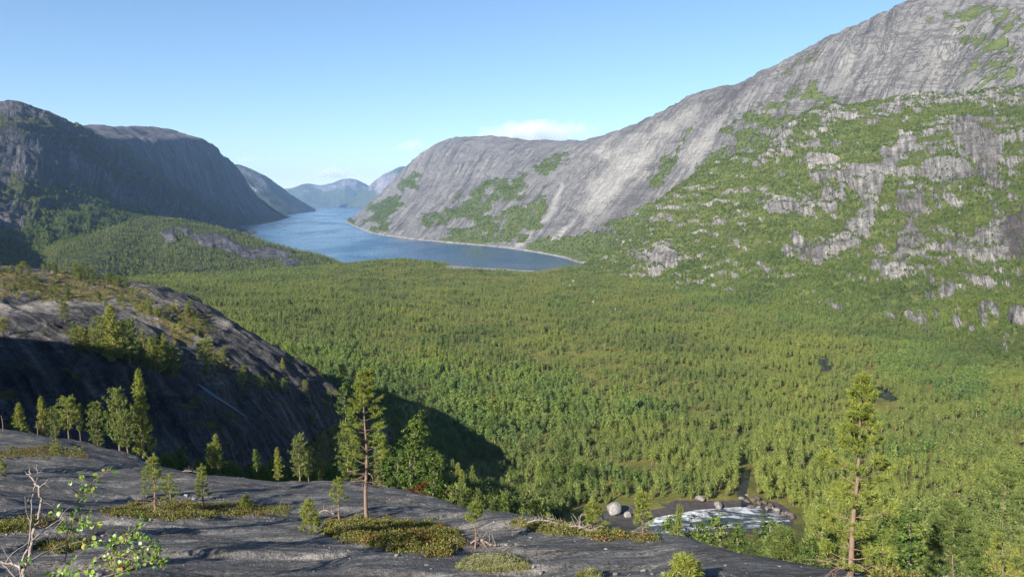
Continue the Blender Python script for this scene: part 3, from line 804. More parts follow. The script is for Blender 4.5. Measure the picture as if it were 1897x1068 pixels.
HEATH = [
    [(590, 985), (600, 968), (640, 962), (700, 960), (800, 968), (850, 985), (862, 1005), (835, 1030), (770, 1027), (700, 1014), (640, 1000)],
    [(185, 947), (240, 934), (330, 929), (420, 931), (545, 940), (530, 952), (420, 956), (300, 960), (210, 956)],
    [(-20, 968), (60, 955), (105, 962), (60, 978), (-20, 990)],
    [(-20, 834), (60, 827), (155, 829), (160, 845), (60, 847), (-20, 843)],
    [(425, 864), (480, 866), (565, 880), (565, 892), (500, 887), (440, 877)],
    [(925, 968), (1000, 961), (1080, 974), (1200, 990), (1225, 1003), (1100, 996), (1000, 986)],
    [(55, 1012), (120, 998), (170, 1008), (110, 1026)], [(190, 1046), (230, 1040), (250, 1052), (210, 1060)],
    [(1600, 1048), (1700, 1060), (1720, 1090), (1620, 1085)], [(845, 1052), (862, 1036), (920, 1030), (975, 1038), (982, 1052), (930, 1060)]]
heath = paint(GF, 0.0, [(1.0, 2.5, 9, p) for p in HEATH], 21) * smooth(85, 70, GF[..., 1])
GF[..., 2] += 0.05 * heath
M_SLAB = NT('dark_slab_rock')
t = M_SLAB
suv, pos = t.attr('suv', True), t.pos()
s1 = t.noise(t.scaled(suv, (0.45, 2.2, 1)), 1.0, 7, 0.70, 0.5)
s2 = t.noise(t.scaled(suv, (0.13, 0.45, 1)), 1.0, 5, 0.6, 0.6)
gr = t.noise(t.scaled(suv, (8.0, 7.0, 12)), 1.0, 3, 0.9, 0.2)
g2 = t.noise(t.scaled(suv, (2.2, 4.5, 4)), 1.0, 4, 0.75, 0.3)
mixv = t.math('ADD', t.math('MULTIPLY', s1, 0.42), t.math('ADD', t.math('MULTIPLY', s2, 0.26), t.math('ADD', t.math('MULTIPLY', gr, 0.36), t.math('MULTIPLY', g2, 0.24))))
rc = t.ramp(mixv, [(0.52, (0.016, 0.0155, 0.015)), (0.60, (0.057, 0.054, 0.051)), (0.67, (0.112, 0.106, 0.099)), (0.76, (0.24, 0.228, 0.210))])
lk = t.noise(t.scaled(suv, (0.16, 0.95, 1)), 1.0, 6, 0.62, 0.8)
rc = t.mix(t.ramp(t.math('ABSOLUTE', t.math('SUBTRACT', lk, 0.5)), [(0.0, 0.85), (0.018, 0.0)]), rc, (0.012, 0.012, 0.013))
lich = t.ramp(t.noise(pos, 5.0, 5, 0.75), [(0.63, 0.0), (0.70, 0.7)])
rc = t.mix(lich, rc, (0.24, 0.235, 0.21))
worn = t.ramp(t.noise(t.scaled(suv, (0.10, 0.85, 1)), 1.0, 6, 0.68, 1.0), [(0.57, 0.0), (0.68, 0.55)])
rc = t.mix(worn, rc, (0.20, 0.195, 0.185))
seam = t.noise(t.scaled(suv, (0.55, 0.22, 1)), 1.0, 5, 0.6, 1.5)
rc = t.mix(t.ramp(t.math('ABSOLUTE', t.math('SUBTRACT', seam, 0.5)), [(0.0, 0.8), (0.007, 0.0)]), rc, (0.014, 0.013, 0.010))
crust = t.ramp(t.noise(pos, 1.6, 7, 0.8), [(0.60, 0.0), (0.66, 0.5)])
rc = t.mix(crust, rc, (0.145, 0.150, 0.125))
bl = t.ramp(t.noise(t.scaled(pos, (0.28, 0.28, 0.28)), 1.0, 6, 0.7, 0.4), [(0.52, 0.0), (0.66, 0.65)])
rc = t.mix(bl, rc, (0.055, 0.055, 0.06))
hm = t.ramp(t.math('ADD', t.attr('veg'), t.math('MULTIPLY', t.math('SUBTRACT', t.noise(pos, 3.0, 5, 0.7), 0.5), 0.8)), [(0.42, 0.0), (0.58, 1.0)])
rc = t.mix(hm, rc, t.ramp(t.noise(pos, 1.3, 5, 0.7), [(0.35, (0.045, 0.035, 0.018)), (0.55, (0.10, 0.085, 0.03)), (0.7, (0.17, 0.12, 0.055))]))
hh = t.math('ADD', t.math('MULTIPLY', s1, 0.9), t.math('ADD', t.math('MULTIPLY', t.math('ADD', gr, g2), 0.8), t.math('MULTIPLY', s2, 0.6)))
t.done(rc, 0.82, t.bump(hh, 0.75, 0.10), 0.3)
terrain('rock_slab', GF, M_SLAB.m, {'suv': ('FLOAT_VECTOR', rot), 'veg': ('FLOAT', heath)})

# --- mountainside left of and behind the photographer (out of frame; its brow shades the gully) ---------------
ys = np.linspace(-420, 170, 190)
SS, YY = np.meshgrid(np.linspace(0, 620, 150), ys)
XX = -0.78 * np.maximum(YY, 58) - SS
r = -XX
ZZ = 160.5 + 0.39 * np.minimum(r - 44, 125) + 0.06 * np.maximum(r - 164, 0) + 0.30 * np.maximum(60 - YY, 0) ** 0.9
ridge_y = 70 + 0.16 * (r - 44)
drop = np.maximum(YY - ridge_y, 0)
ZZ = ZZ - 0.55 * drop ** 1.12 + 2.5 * fbm(np.stack([XX, YY, XX * 0], -1) / 45, 4)
GS = np.stack([XX, YY, ZZ], -1)
terrain('mountainside', GS, M_HILL, {'suv': ('FLOAT_VECTOR', GS), 'veg': ('FLOAT', ZZ * 0 + 0.3), 'pale': ('FLOAT', ZZ * 0), 'wet': ('FLOAT', ZZ * 0)})

# --- water ----------------------------------------------------------------------------------------------------
t = NT('fjord_water_surface')
pos = t.pos()
w1 = t.noise(t.scaled(pos, (0.16, 0.30, 0)), 1.0, 4, 0.6)
w2 = t.noise(t.scaled(pos, (0.0030, 0.0012, 0)), 1.0, 5, 0.6, 0.6)
rg = t.ramp(w2, [(0.40, 0.10), (0.62, 0.30)])
t.done((0.010, 0.045, 0.095), rg, t.bump(w1, 0.6, 1.0), 0.5)
t.b.inputs['IOR'].default_value = 1.33
me = raw_mesh('fjord', [(-6000, 1500, 0), (3000, 1500, 0), (6000, 19500, 0), (-9000, 19500, 0)], np.array([[0, 1, 2, 3]]), [t.m])
tag(obj('fjord_water', me), kind='structure')

# ================================================================== TREES: prototypes
def tube(path, rad, sides=6):
    """tapered tube along a polyline -> verts, quads"""
    path, rad = np.asarray(path, float), np.asarray(rad, float)
    tg = np.gradient(path, axis=0)
    tg /= np.linalg.norm(tg, axis=1, keepdims=True) + 1e-12
    ref = np.where(np.abs(tg[:, 2:3]) > 0.9, np.array([[1.0, 0, 0]]), np.array([[0, 0, 1.0]]))
    a = np.cross(tg, ref); a /= np.linalg.norm(a, axis=1, keepdims=True) + 1e-12
    b = np.cross(tg, a)
    th = np.arange(sides) / sides * 2 * math.pi
    V = path[:, None] + rad[:, None, None] * (a[:, None] * np.cos(th)[None, :, None] + b[:, None] * np.sin(th)[None, :, None])
    n = len(path)
    i = np.arange(n * sides).reshape(n, sides)
    j = np.roll(i, -1, axis=1)
    Q = np.stack([i[:-1], j[:-1], j[1:], i[1:]], -1).reshape(-1, 4)
    return V.reshape(-1, 3), Q

def join(parts):
    vs, fs, off = [], [], 0
    for v, f in parts:
        vs.append(v); fs.append(f + off); off += len(v)
    return np.concatenate(vs), np.concatenate(fs)

def unit(v):
    return v / (np.linalg.norm(v, axis=-1, keepdims=True) + 1e-12)

def blades(R, centers, dirs, length, n, width, spread=0.9, fwd=0.7):
    """needle tufts: n thin triangles per centre fanning round its direction"""
    C = np.repeat(centers, n, axis=0)
    D = np.repeat(dirs, n, axis=0)
    L = np.repeat(np.broadcast_to(length, (len(centers),)), n) * R.uniform(0.7, 1.15, len(C))
    d = unit(D * fwd + R.normal(size=C.shape) * spread)
    s = unit(np.cross(d, R.normal(size=C.shape))) * (L * width)[:, None]
    o = C + R.normal(size=C.shape) * (L * 0.18)[:, None]
    V = np.stack([o - s, o + s, o + d * L[:, None]], 1).reshape(-1, 3)
    return V, np.arange(len(C) * 3).reshape(-1, 3)

def cards(R, centers, size, n, spread, up=0.0, out=None):
    """leaf clumps: n small kite-shaped leaves round every centre"""
    C = np.repeat(centers, n, axis=0)
    S = np.repeat(np.broadcast_to(size, (len(centers),)), n) * R.uniform(0.6, 1.3, len(C))
    sp = np.repeat(np.broadcast_to(spread, (len(centers),)), n)
    o = C + R.normal(size=C.shape) * sp[:, None] * 0.6
    nrm = R.normal(size=C.shape) + V3(0, 0, up)
    if out is not None: nrm = nrm * 0.55 + np.repeat(out, n, axis=0) * 1.3
    nrm = unit(nrm)
    a = unit(np.cross(nrm, R.normal(size=C.shape)))
    b = np.cross(nrm, a)
    a, b = a * S[:, None], b * (S * 0.62)[:, None]
    V = np.stack([o - a, o + b - 0.15 * a, o + a, o - b - 0.15 * a], 1).reshape(-1, 3)
    i = np.arange(len(C)) * 4
    T = np.stack([np.stack([i, i + 1, i + 2], -1), np.stack([i, i + 2, i + 3], -1)], 1).reshape(-1, 3)
    return V, T

def quads_to_tris(Q):
    return np.concatenate([Q[:, [0, 1, 2]], Q[:, [0, 2, 3]]])

def pine_parts(seed, h, r, cb=0.25, shape='cone', whorl=0.45, tuft=0.3, nb=6, per=4, limbs=True, width=0.16, lean=0.03, sides=6, trunk_r=0.018, dense=1.0):
    """-> trunk (verts, quads), crown (verts, tris); base at the origin"""
    R = np.random.default_rng(seed)
    zs = np.linspace(0, 1, 7)
    off = np.cumsum(R.normal(size=(7, 2)) * lean * h * 0.25, axis=0); off -= off[0]
    path = np.concatenate([off, (zs * h)[:, None]], 1)
    rad = h * trunk_r * (1 - zs) ** 0.8 + h * 0.0015
    wood = [tube(path, rad, sides)]
    at = lambda z: np.array([np.interp(z, zs * h, path[:, k]) for k in range(3)])
    cen, dr = [], []
    z = h * cb
    while z < h * 0.97:
        t = (z / h - cb) / (1 - cb)
        if shape == 'cone': L = r * (1 - t) ** 0.75
        elif shape == 'dome': L = r * math.sqrt(max(0.03, 1 - (1.35 * t - 0.35) ** 2 * 0.93)) * (0.55 + 0.45 * min(1, t / 0.3))
        else: L = r * (0.55 + 0.45 * math.sin(t * 7 + seed)) * (1 - t) ** 0.5
        L = max(L, 0.09 * r)
        k = max(2, int(R.integers(3, 6) * dense + 0.5))
        a0 = R.uniform(0, 6.28)
        for j in range(k):
            az = a0 + j * 6.283 / k + R.normal() * 0.3
            ll = L * R.uniform(0.6, 1.2)
            up = 0.18 + 0.55 * t + R.normal() * 0.12
            p0 = at(z)
            d = V3(math.cos(az), math.sin(az), up)
            bend = V3(0, 0, 0.22 * ll)
            pts = np.array([p0, p0 + d * ll * 0.5 - bend * 0.15, p0 + d * ll + bend * 0.2])
            if limbs: wood.append(tube(pts, [h * 0.0045 * (1 - 0.6 * t), h * 0.003, h * 0.001], 3))
            m = max(2, int(per * (0.4 + 0.8 * ll / r) + 0.5))
            tt = np.linspace(0.38, 1.0, m)
            for q in tt:
                c = p0 + d * ll * q + bend * (q * q * 0.2)
                c = c + R.normal(size=3) * V3(0.10, 0.10, 0.06) * ll
                cen.append(c); dr.append(unit(V3(math.cos(az), math.sin(az), 0.7)))
        z += h * whorl / 10 * R.uniform(0.8, 1.2) * (1.15 - 0.4 * t)
    cen.append(at(h * 0.985)); dr.append(V3(0, 0, 1))
    cen, dr = np.array(cen), np.array(dr)
    crown = blades(R, cen, dr, tuft, nb, width, 0.75, 0.75)
    return join(wood), crown

def skirts(R, h, r, cb, tiers, n, shape):
    """tiers of jagged boughs round a conifer's stem"""
    V, T = [], []
    for k in range(tiers):
        t = k / tiers
        z = h * (cb + (1 - cb) * t)
        q = (1 - t) ** 0.8 if shape == 'cone' else math.sqrt(max(0.05, 1 - (1.25 * t - 0.2) ** 2)) * (0.7 + 0.3 * min(1, t * 3))
        dz = h * (1 - cb) / tiers
        a0 = R.uniform(0, 6.28)
        for j in range(n):
            a = a0 + j * 6.283 / n + R.normal() * 0.2
            L = r * q * R.uniform(0.65, 1.2)
            w = 3.6 / n * R.uniform(0.7, 1.2)
            zz = z + R.normal() * dz * 0.25
            top = V3(R.normal() * 0.06 * r, R.normal() * 0.06 * r, zz + dz * 1.35)
            p1 = V3(math.cos(a - w / 2) * L * 0.72, math.sin(a - w / 2) * L * 0.72, zz + dz * 0.1)
            p2 = V3(math.cos(a) * L, math.sin(a) * L, zz - dz * 0.15 + R.normal() * dz * 0.2)
            p3 = V3(math.cos(a + w / 2) * L * 0.72, math.sin(a + w / 2) * L * 0.72, zz + dz * 0.1)
            i = len(V)
            V += [top, p1, p2, p3]
            T += [(i, i + 1, i + 2), (i, i + 2, i + 3)]
    return np.array(V), np.array(T)

def far_pine_parts(seed, r, cb, shape):
    w, c = pine_parts(seed, 10, r * 1.08, cb, shape, 0.85, 0.55, 4, 2, False, 0.22, 0.02, 4)
    k = skirts(np.random.default_rng(seed + 50), 9.6, r, cb, 9, 6, shape)
    return w, join([k, c])

def birch_parts(seed, h, r, cb=0.3, lobes=7, clumps=40, n=6, size=0.3, limbs=True, sides=5, trunk_r=0.012):
    R = np.random.default_rng(seed)
    zs = np.linspace(0, 1, 6)
    off = np.cumsum(R.normal(size=(6, 2)) * 0.012 * h, axis=0); off -= off[0]
    path = np.concatenate([off, (zs * h * 0.9)[:, None]], 1)
    wood = [tube(path, h * trunk_r * (1 - zs * 0.9), sides)]
    cen, outs = [], []
    lob = []
    for k in range(lobes):
        t = (k + 0.6) / lobes
        zc = h * (cb + (1 - cb) * t * 0.92)
        rr = r * (0.42 + 0.6 * math.sin(min(1.0, 0.18 + t) * math.pi * 0.86))
        az = k * 2.4 + R.uniform(-0.5, 0.5)
        dist = rr * R.uniform(0.25, 0.7) * (1 - 0.55 * t)
        c = V3(off[-1, 0] * t + math.cos(az) * dist, off[-1, 1] * t + math.sin(az) * dist, zc)
        lob.append((c, rr * R.uniform(0.5, 0.75)))
        if limbs:
            p0 = np.array([np.interp(zc * 0.8, path[:, 2], path[:, i]) for i in range(3)])
            wood.append(tube([p0, (p0 + c) / 2 + V3(0, 0, 0.03 * h), c], [h * 0.005, h * 0.003, h * 0.001], 3))
    per = max(1, clumps // lobes)
    for c, q in lob:
        d = unit(R.normal(size=(per, 3)))
        rad = R.uniform(0.25, 1.0, per) ** 0.5
        cen.append(c + d * (rad * q)[:, None] * V3(1, 1, 1.15))
        outs.append(d + unit(c * V3(1, 1, 0) + V3(0, 0, 0.3)) * 0.5)
    cen = np.concatenate(cen)
    crown = cards(R, cen, size, n, size * 1.3, 0.3, np.concatenate(outs))
    return join(wood), crown

def mesh_of(name, part, mat):
    v, f = part
    return raw_mesh(name, v, f, [mat], smooth_shade=(f.shape[1] == 4))

def whole(name, wood, crown, mw, mc):
    wv, wq = wood; cv, ct = crown
    f = np.concatenate([quads_to_tris(wq), ct + len(wv)])
    return raw_mesh(name, np.concatenate([wv, cv]), f, [mw, mc], np.concatenate([np.zeros(len(wq) * 2), np.ones(len(ct))]), False)

# far kinds (unit: metres, each about 10 m) for the masses of forest, and finer ones for the trees seen singly
FAR_PINE = [far_pine_parts(100 + k, [1.35, 1.75, 1.15, 1.9][k], [0.12, 0.3, 0.08, 0.38][k], ['cone', 'dome', 'cone', 'dome'][k]) for k in range(4)]
FAR_BIRCH = [birch_parts(200 + k, 10, [2.4, 2.8, 2.1][k], 0.2, 8, 80, 3, 0.48, False, 4) for k in range(3)]
FAR_SCRUB = [birch_parts(230 + k, 4, 2.3, 0.05, 6, 36, 3, 0.5, False, 3) for k in range(2)]
MID_PINE = [pine_parts(300 + k, 10, [1.9, 2.2, 1.5, 2.4, 2.0, 1.4][k], [0.06, 0.20, 0.05, 0.36, 0.14, 0.08][k], ['cone', 'dome', 'cone', 'dome', 'dome', 'cone'][k], 0.55, 0.50, 10, 5, True, 0.12, 0.03, 6) for k in range(6)]
MID_BIRCH = [birch_parts(400 + k, 10, [2.3, 2.7, 2.0, 2.4][k], 0.14, 12, 240, 8, 0.16) for k in range(4)]

def far_collection(name, entries):
    c = bpy.data.collections.new(name)
    for k, (w, cr, mw, mc) in enumerate(entries):
        o = bpy.data.objects.new(f'{name}_{k:02d}', whole(name, w, cr, mw, mc))
        c.objects.link(o)
    return c

def scatter_group(coll):
    ng = bpy.data.node_groups.new('scatter_' + coll.name, 'GeometryNodeTree')
    ng.interface.new_socket('Geometry', in_out='INPUT', socket_type='NodeSocketGeometry')
    ng.interface.new_socket('Geometry', in_out='OUTPUT', socket_type='NodeSocketGeometry')
    gi, go = ng.nodes.new('NodeGroupInput'), ng.nodes.new('NodeGroupOutput')
    ci = ng.nodes.new('GeometryNodeCollectionInfo')
    ci.inputs['Collection'].default_value = coll
    ci.inputs['Separate Children'].default_value = True
    ci.inputs['Reset Children'].default_value = True
    ip = ng.nodes.new('GeometryNodeInstanceOnPoints')
    ip.inputs['Pick Instance'].default_value = True
    def na(name, typ):
        n = ng.nodes.new('GeometryNodeInputNamedAttribute')
        n.data_type = typ
        n.inputs['Name'].default_value = name
        return [s for s in n.outputs if s.name == 'Attribute' and s.enabled][0]
    ng.links.new(gi.outputs[0], ip.inputs['Points'])
    ng.links.new(ci.outputs[0], ip.inputs['Instance'])
    ng.links.new(na('kind', 'INT'), ip.inputs['Instance Index'])
    er = ng.nodes.new('FunctionNodeEulerToRotation')
    ng.links.new(na('rot', 'FLOAT_VECTOR'), er.inputs[0])
    ng.links.new(er.outputs[0], ip.inputs['Rotation'])
    ng.links.new(na('size', 'FLOAT_VECTOR'), ip.inputs['Scale'])
    ng.links.new(ip.outputs[0], go.inputs[0])
    return ng

def mass(name, pts, kinds, size, coll, wide=1.0):
    n = len(pts)
    me = bpy.data.meshes.new(name)
    me.vertices.add(n)
    me.vertices.foreach_set('co', np.ascontiguousarray(pts, np.float32).ravel())
    add_attr(me, 'kind', kinds, 'INT')
    rot = np.zeros((n, 3)); rot[:, 2] = rng.uniform(0, 6.28, n); rot[:, :2] = rng.normal(size=(n, 2)) * 0.03
    add_attr(me, 'rot', rot, 'FLOAT_VECTOR')
    sz = np.stack([size * wide * rng.uniform(0.85, 1.25, n), size * wide * rng.uniform(0.85, 1.25, n), size * rng.uniform(0.8, 1.1, n)], -1)
    add_attr(me, 'size', sz, 'FLOAT_VECTOR')
    o = obj(name, me)
    o['kind'] = 'stuff'
    md = o.modifiers.new('scatter', 'NODES')
    md.node_group = scatter_group(coll)
    return o

def sample(G, dens):
    """random points on a grid surface, dens = points per square metre at every vertex"""
    a, b, c, d = G[:-1, :-1], G[:-1, 1:], G[1:, 1:], G[1:, :-1]
    ar = 0.5 * np.linalg.norm(np.cross(c - a, d - b), axis=-1)
    px, py = project(0.25 * (a + b + c + d))
    vis = (px > -140) & (px < 2040) & (py > -60) & (py < 1250) & (a[..., 1] > 5)
    w = ar * 0.25 * (dens[:-1, :-1] + dens[:-1, 1:] + dens[1:, 1:] + dens[1:, :-1]) * vis
    n = rng.poisson(w).ravel()
    idx = np.repeat(np.arange(len(n)), n)
    s, t = rng.random(len(idx))[:, None], rng.random(len(idx))[:, None]
    f = lambda q: q.reshape(-1, 3)[idx]
    return f(a) * (1 - s) * (1 - t) + f(b) * s * (1 - t) + f(c) * s * t + f(d) * (1 - s) * t

# ------------------------------------------------------------------ where the woods grow
GREEN = lambda v: smooth(0.45, 0.75, v)
dV = GV[..., 1]
densV = (1 / 12.5) * (1 - 0.50 * smooth(450, 1500, dV)) * GREEN(vegV) * (1 - 0.75 * clear) * (GV[..., 2] > 1.5) * (1 - smooth(-8, 2, sdpoly(pxV, pyV, RIVER))) * (1 - bkm)
thin = 0.30 + 1.1 * smooth(-0.3, 0.3, fbm(GV / V3(38, 38, 38), 4))
BROOK_OPEN = [(1364, 860), (1398, 860), (1402, 938), (1360, 938)]
KEEP_OPEN = [(1085, 935), (1480, 925), (1500, 990), (1480, 1120), (1090, 1120), (960, 1010)]
openV = (sdpoly(pxV, pyV, KEEP_OPEN) > 0) & (dV < 300)
densV = densV * thin * (~openV) * (sdpoly(pxV, pyV, BROOK_OPEN) < 0) * np.where(pond_open, 0.03, 1.0)
near_low = (dV < 150)
densV = densV * np.where(near_low, 0.30, 1.0) * (dV > 85)
ptsV = sample(GV, densV)
dens2 = (1 / 24.0) * GREEN(veg2 + 0.25 * fbm(G2 / 30, 3)) * (1 - 0.45 * smooth(900, 1700, G2[..., 1]))
pts2 = sample(G2, dens2)
dens6 = (1 / 62.0) * GREEN(veg6 - 0.1 + 0.6 * fbm(G6 / 45, 4))
pts6 = sample(G6, dens6)
dens3 = (1 / 120.0) * smooth(0.55, 0.95, veg3 + 0.5 * fbm(G3 / 80, 4)) * smooth(260, 110, G3[..., 2])
pts3 = sample(G3, dens3)
dens1 = (1 / 90.0) * smooth(0.45, 0.7, veg1 + 0.25 * fbm(G1 / 60, 3)) * smooth(520, 380, G1[..., 2]) * smooth(6, 12, G1[..., 2])
pts1 = sample(G1, dens1)
print('trees', len(ptsV), len(pts2), len(pts6), len(pts3), len(pts1))
# birch or pine, in patches
def birchness(p):
    px, py = project(p)
    b = fbm(p / V3(110, 110, 110), 3) * 1.0 + fbm(p / V3(30, 30, 30), 2) * 0.5
    for w, s, poly in [(0.75, 40, [(560, 650), (700, 650), (950, 690), (1150, 690), (1330, 780), (1250, 800), (1000, 780), (900, 840), (640, 800)]),
                       (0.9, 25, [(1600, 640), (1720, 640), (1830, 700), (1820, 770), (1700, 740), (1620, 690)]),
                       (0.8, 25, [(1620, 780), (1760, 800), (1760, 890), (1640, 870)]),
                       (0.7, 20, [(530, 505), (580, 500), (580, 525), (530, 525)]),
                       (0.45, 60, [(1200, 470), (1600, 480), (1900, 500), (1900, 680), (1500, 600), (1250, 560)]),
                       (-0.5, 50, [(950, 640), (1500, 620), (1900, 800), (1900, 900), (1300, 900), (1100, 700)]),
                       (-0.35, 40, [(350, 520), (1000, 520), (1000, 620), (450, 600)])]:
        b = b + w * smooth(-s, s, sdpoly(px, py, poly))
    return b
allp = np.concatenate([ptsV, pts2, pts6])
src = np.concatenate([np.zeros(len(ptsV)), np.ones(len(pts2)), np.full(len(pts6), 2)])
bn = birchness(allp)
is_b = bn + np.where(src == 1, 0.12, 0) > rng.uniform(0.0, 0.5, len(allp))
hgt = rng.normal(0.84, 0.22, len(allp)).clip(0.35, 1.5)
hgt = np.where(src == 1, hgt * 0.70, hgt) * (0.92 + 0.75 * fbm(allp / 42, 3)) * (1 - 0.10 * smooth(350, 700, allp[:, 1]))
hgt = (hgt * 0.90).clip(0.3, 1.5)
dcam = np.linalg.norm(allp - V3(0, 0, CAMZ), axis=1)
fx, fy = project(allp + np.stack([allp[:, 0] * 0, allp[:, 0] * 0, hgt * 8], -1))
big = hgt / dcam * ((fx > -5) & (fx < 1900) & (fy > 0) & (fy < 1066))
BV = bvh_of(GF[::2, ::2], GH[::2, ::2], GV[::3, ::3])
def seen(p, h):
    v = Vector(p + V3(0, 0, h)) - CAMV
    L = v.length
    r = BV.ray_cast(CAMV, v.normalized(), L - 2.0)
    return r[0] is None
single = np.zeros(len(allp), bool)
N_FOREST = {True: 280, False: 70}
for flag in (False, True):
    order = np.argsort(-np.where(is_b == flag, big, 0))[:4000]
    left = N_FOREST[flag]
    for i in order:
        if left == 0: break
        if seen(allp[i], hgt[i] * 9.6):
            single[i] = True
            left -= 1
cP_ = far_collection('far_pine', [(w, c_, M_BARK, m_) for (w, c_), m_ in zip(FAR_PINE, [M_SPRUCE, M_PINE, M_SPRUCE, M_PINE])])
cB_ = far_collection('far_birch', [(w, c_, M_BIRCHBARK, m_) for (w, c_), m_ in zip(FAR_BIRCH, [M_BIRCH, M_ASPEN, M_BIRCH])])
cS_ = far_collection('far_scrub', [(w, c_, M_TWIG, M_SCRUB) for (w, c_) in FAR_SCRUB])
sel = (~is_b) & (~single)
mass('pine_forest', allp[sel] - V3(0, 0, 0.15), rng.choice([0, 1, 1, 2, 3, 3], sel.sum()), hgt[sel] * 0.9, cP_, 1.25)
sel = is_b & (~single)
mass('birch_woodland', allp[sel] - V3(0, 0, 0.15), rng.integers(0, 3, sel.sum()), hgt[sel] * 0.92, cB_)
hs = np.concatenate([pts3, pts1])
mass('hillside_scrub', hs - V3(0, 0, 0.3), rng.integers(0, 2, len(hs)), np.where(np.arange(len(hs)) < len(pts3), rng.uniform(1.0, 2.0, len(hs)), rng.uniform(0.6, 1.5, len(hs))), cS_)
# low bushes filling in under the trees on the valley side
us = sample(G2, 1 / 55.0 * smooth(0.3, 0.6, veg2 + 0.35 * fbm(G2 / 16, 3)) + 1 / 160.0 * smooth(0.0, 0.25, fbm(G2 / V3(40, 40, 9), 4)))
mass('slope_thicket', us - V3(0, 0, 0.2), rng.integers(0, 2, len(us)), rng.uniform(0.5, 1.2, len(us)), cS_)

# ================================================================== WATER IN THE VALLEY
def water_sheet(name, sd, lift, mat, grow=0.0, level=None):
    i = np.arange(sd.size).reshape(sd.shape)
    ok = sd > -grow
    q = ok[:-1, :-1] & ok[1:, :-1] & ok[:-1, 1:] & ok[1:, 1:]
    f = np.stack([i[:-1, :-1][q], i[:-1, 1:][q], i[1:, 1:][q], i[1:, :-1][q]], -1)
    used, inv = np.unique(f, return_inverse=True)
    v = GV.reshape(-1, 3)[used].copy()
    v[:, 2] = (v[:, 2] + (lift.reshape(-1)[used] if isinstance(lift, np.ndarray) else lift)) if level is None else level
    me = raw_mesh(name, v, inv.reshape(-1, 4), [mat])
    add_attr(me, 'mid', np.clip(sd.reshape(-1)[used] / 14, 0, 1), 'FLOAT')
    return tag(obj(name, me), kind='structure')

t = NT('rapids_surface')
pos = t.pos()
fl = t.noise(t.scaled(pos, (0.30, 0.55, 0.4)), 1.0, 6, 0.66, 0.5)
f2 = t.noise(t.scaled(pos, (0.050, 0.13, 0.1)), 1.0, 3, 0.5, 0.8)
foam = t.ramp(t.math('ADD', t.math('MULTIPLY', fl, 0.60), t.math('MULTIPLY', f2, 0.66)), [(0.60, 0.0), (0.78, 0.85)])
t.done(t.mix(foam, (0.022, 0.028, 0.032), (0.78, 0.80, 0.82)), t.ramp(foam, [(0.0, 0.22), (0.5, 0.8)]), t.bump(fl, 0.35, 0.3), 0.35)
M_RAPIDS = t.m
t = NT('still_water_surface')
t.done((0.006, 0.012, 0.012), 0.05, None, 0.12)
M_STILL = t.m
water_sheet('river_rapids', sdpoly(pxV, pyV, RIVER), 0.9 * rvm - 0.30, M_RAPIDS, 9.0)
water_sheet('brook', sdpoly(pxV, pyV, BROOK), 1.2 * bkm - 0.40, M_STILL, 6.0)
for pd in (POND1, POND2):
    sd = sdpoly(pxV, pyV, pd)
    lv = float(GV[..., 2][sd > 0].max()) + 0.25
    water_sheet('pond', sd, 0, M_STILL, 3.0, lv)

BFm, BHm, BVm = bvh_of(GF), bvh_of(GH), bvh_of(GV[::2, ::2])
def on(b, px, py):
    p, n = hit(b, px, py)
    return None if p is None else np.array(p)

# the trickle over the dark hill
pts = [on(BHm, *q) for q in ((366, 712), (380, 722), (394, 732), (408, 741), (424, 751), (442, 763), (460, 776))]
pts = resample(np.array(pts), 40)
dr = unit(np.gradient(pts, axis=0))
side = unit(np.cross(dr, V3(0.2, -0.6, 0.75)))
wd = np.interp(np.linspace(0, 1, 40), [0, 0.2, 0.5, 1], [0.1, 0.45, 0.3, 0.12])[:, None]
n_ = V3(0.2, -0.6, 0.75) * 0.5
strip = np.stack([pts - side * wd + n_, pts + side * wd + n_], 1)
t = NT('trickle_surface')
t.done((0.10, 0.13, 0.15), 0.35, None, 0.4)
tag(obj('water_trickle', raw_mesh('water_trickle', strip.reshape(-1, 3), grid_faces(40, 2), [t.m])), kind='structure')

# ================================================================== TREES ONE BY ONE
ME_PINE = [(mesh_of('pine_trunk', w, M_BARK), mesh_of('pine_crown', c_, M_PINE_NEAR if k in (0, 3) else M_PINE)) for k, (w, c_) in enumerate(MID_PINE)]
ME_BIRCH = [(mesh_of('birch_trunk', w, M_BIRCHBARK), mesh_of('birch_crown', c_, M_BIRCH_NEAR)) for k, (w, c_) in enumerate(MID_BIRCH)]

def tree(name, cat, pair, loc, h, label, group=None, tilt=(0, 0), wide=1.0, rz=None):
    e = empty(name, loc)
    e.rotation_euler = (tilt[0], tilt[1], random.uniform(0, 6.28) if rz is None else rz)
    e.scale = (h / 10 * wide, h / 10 * wide, h / 10)
    tag(e, label, cat, group)
    obj('trunk', pair[0], e)
    obj('crown', pair[1], e)
    return e

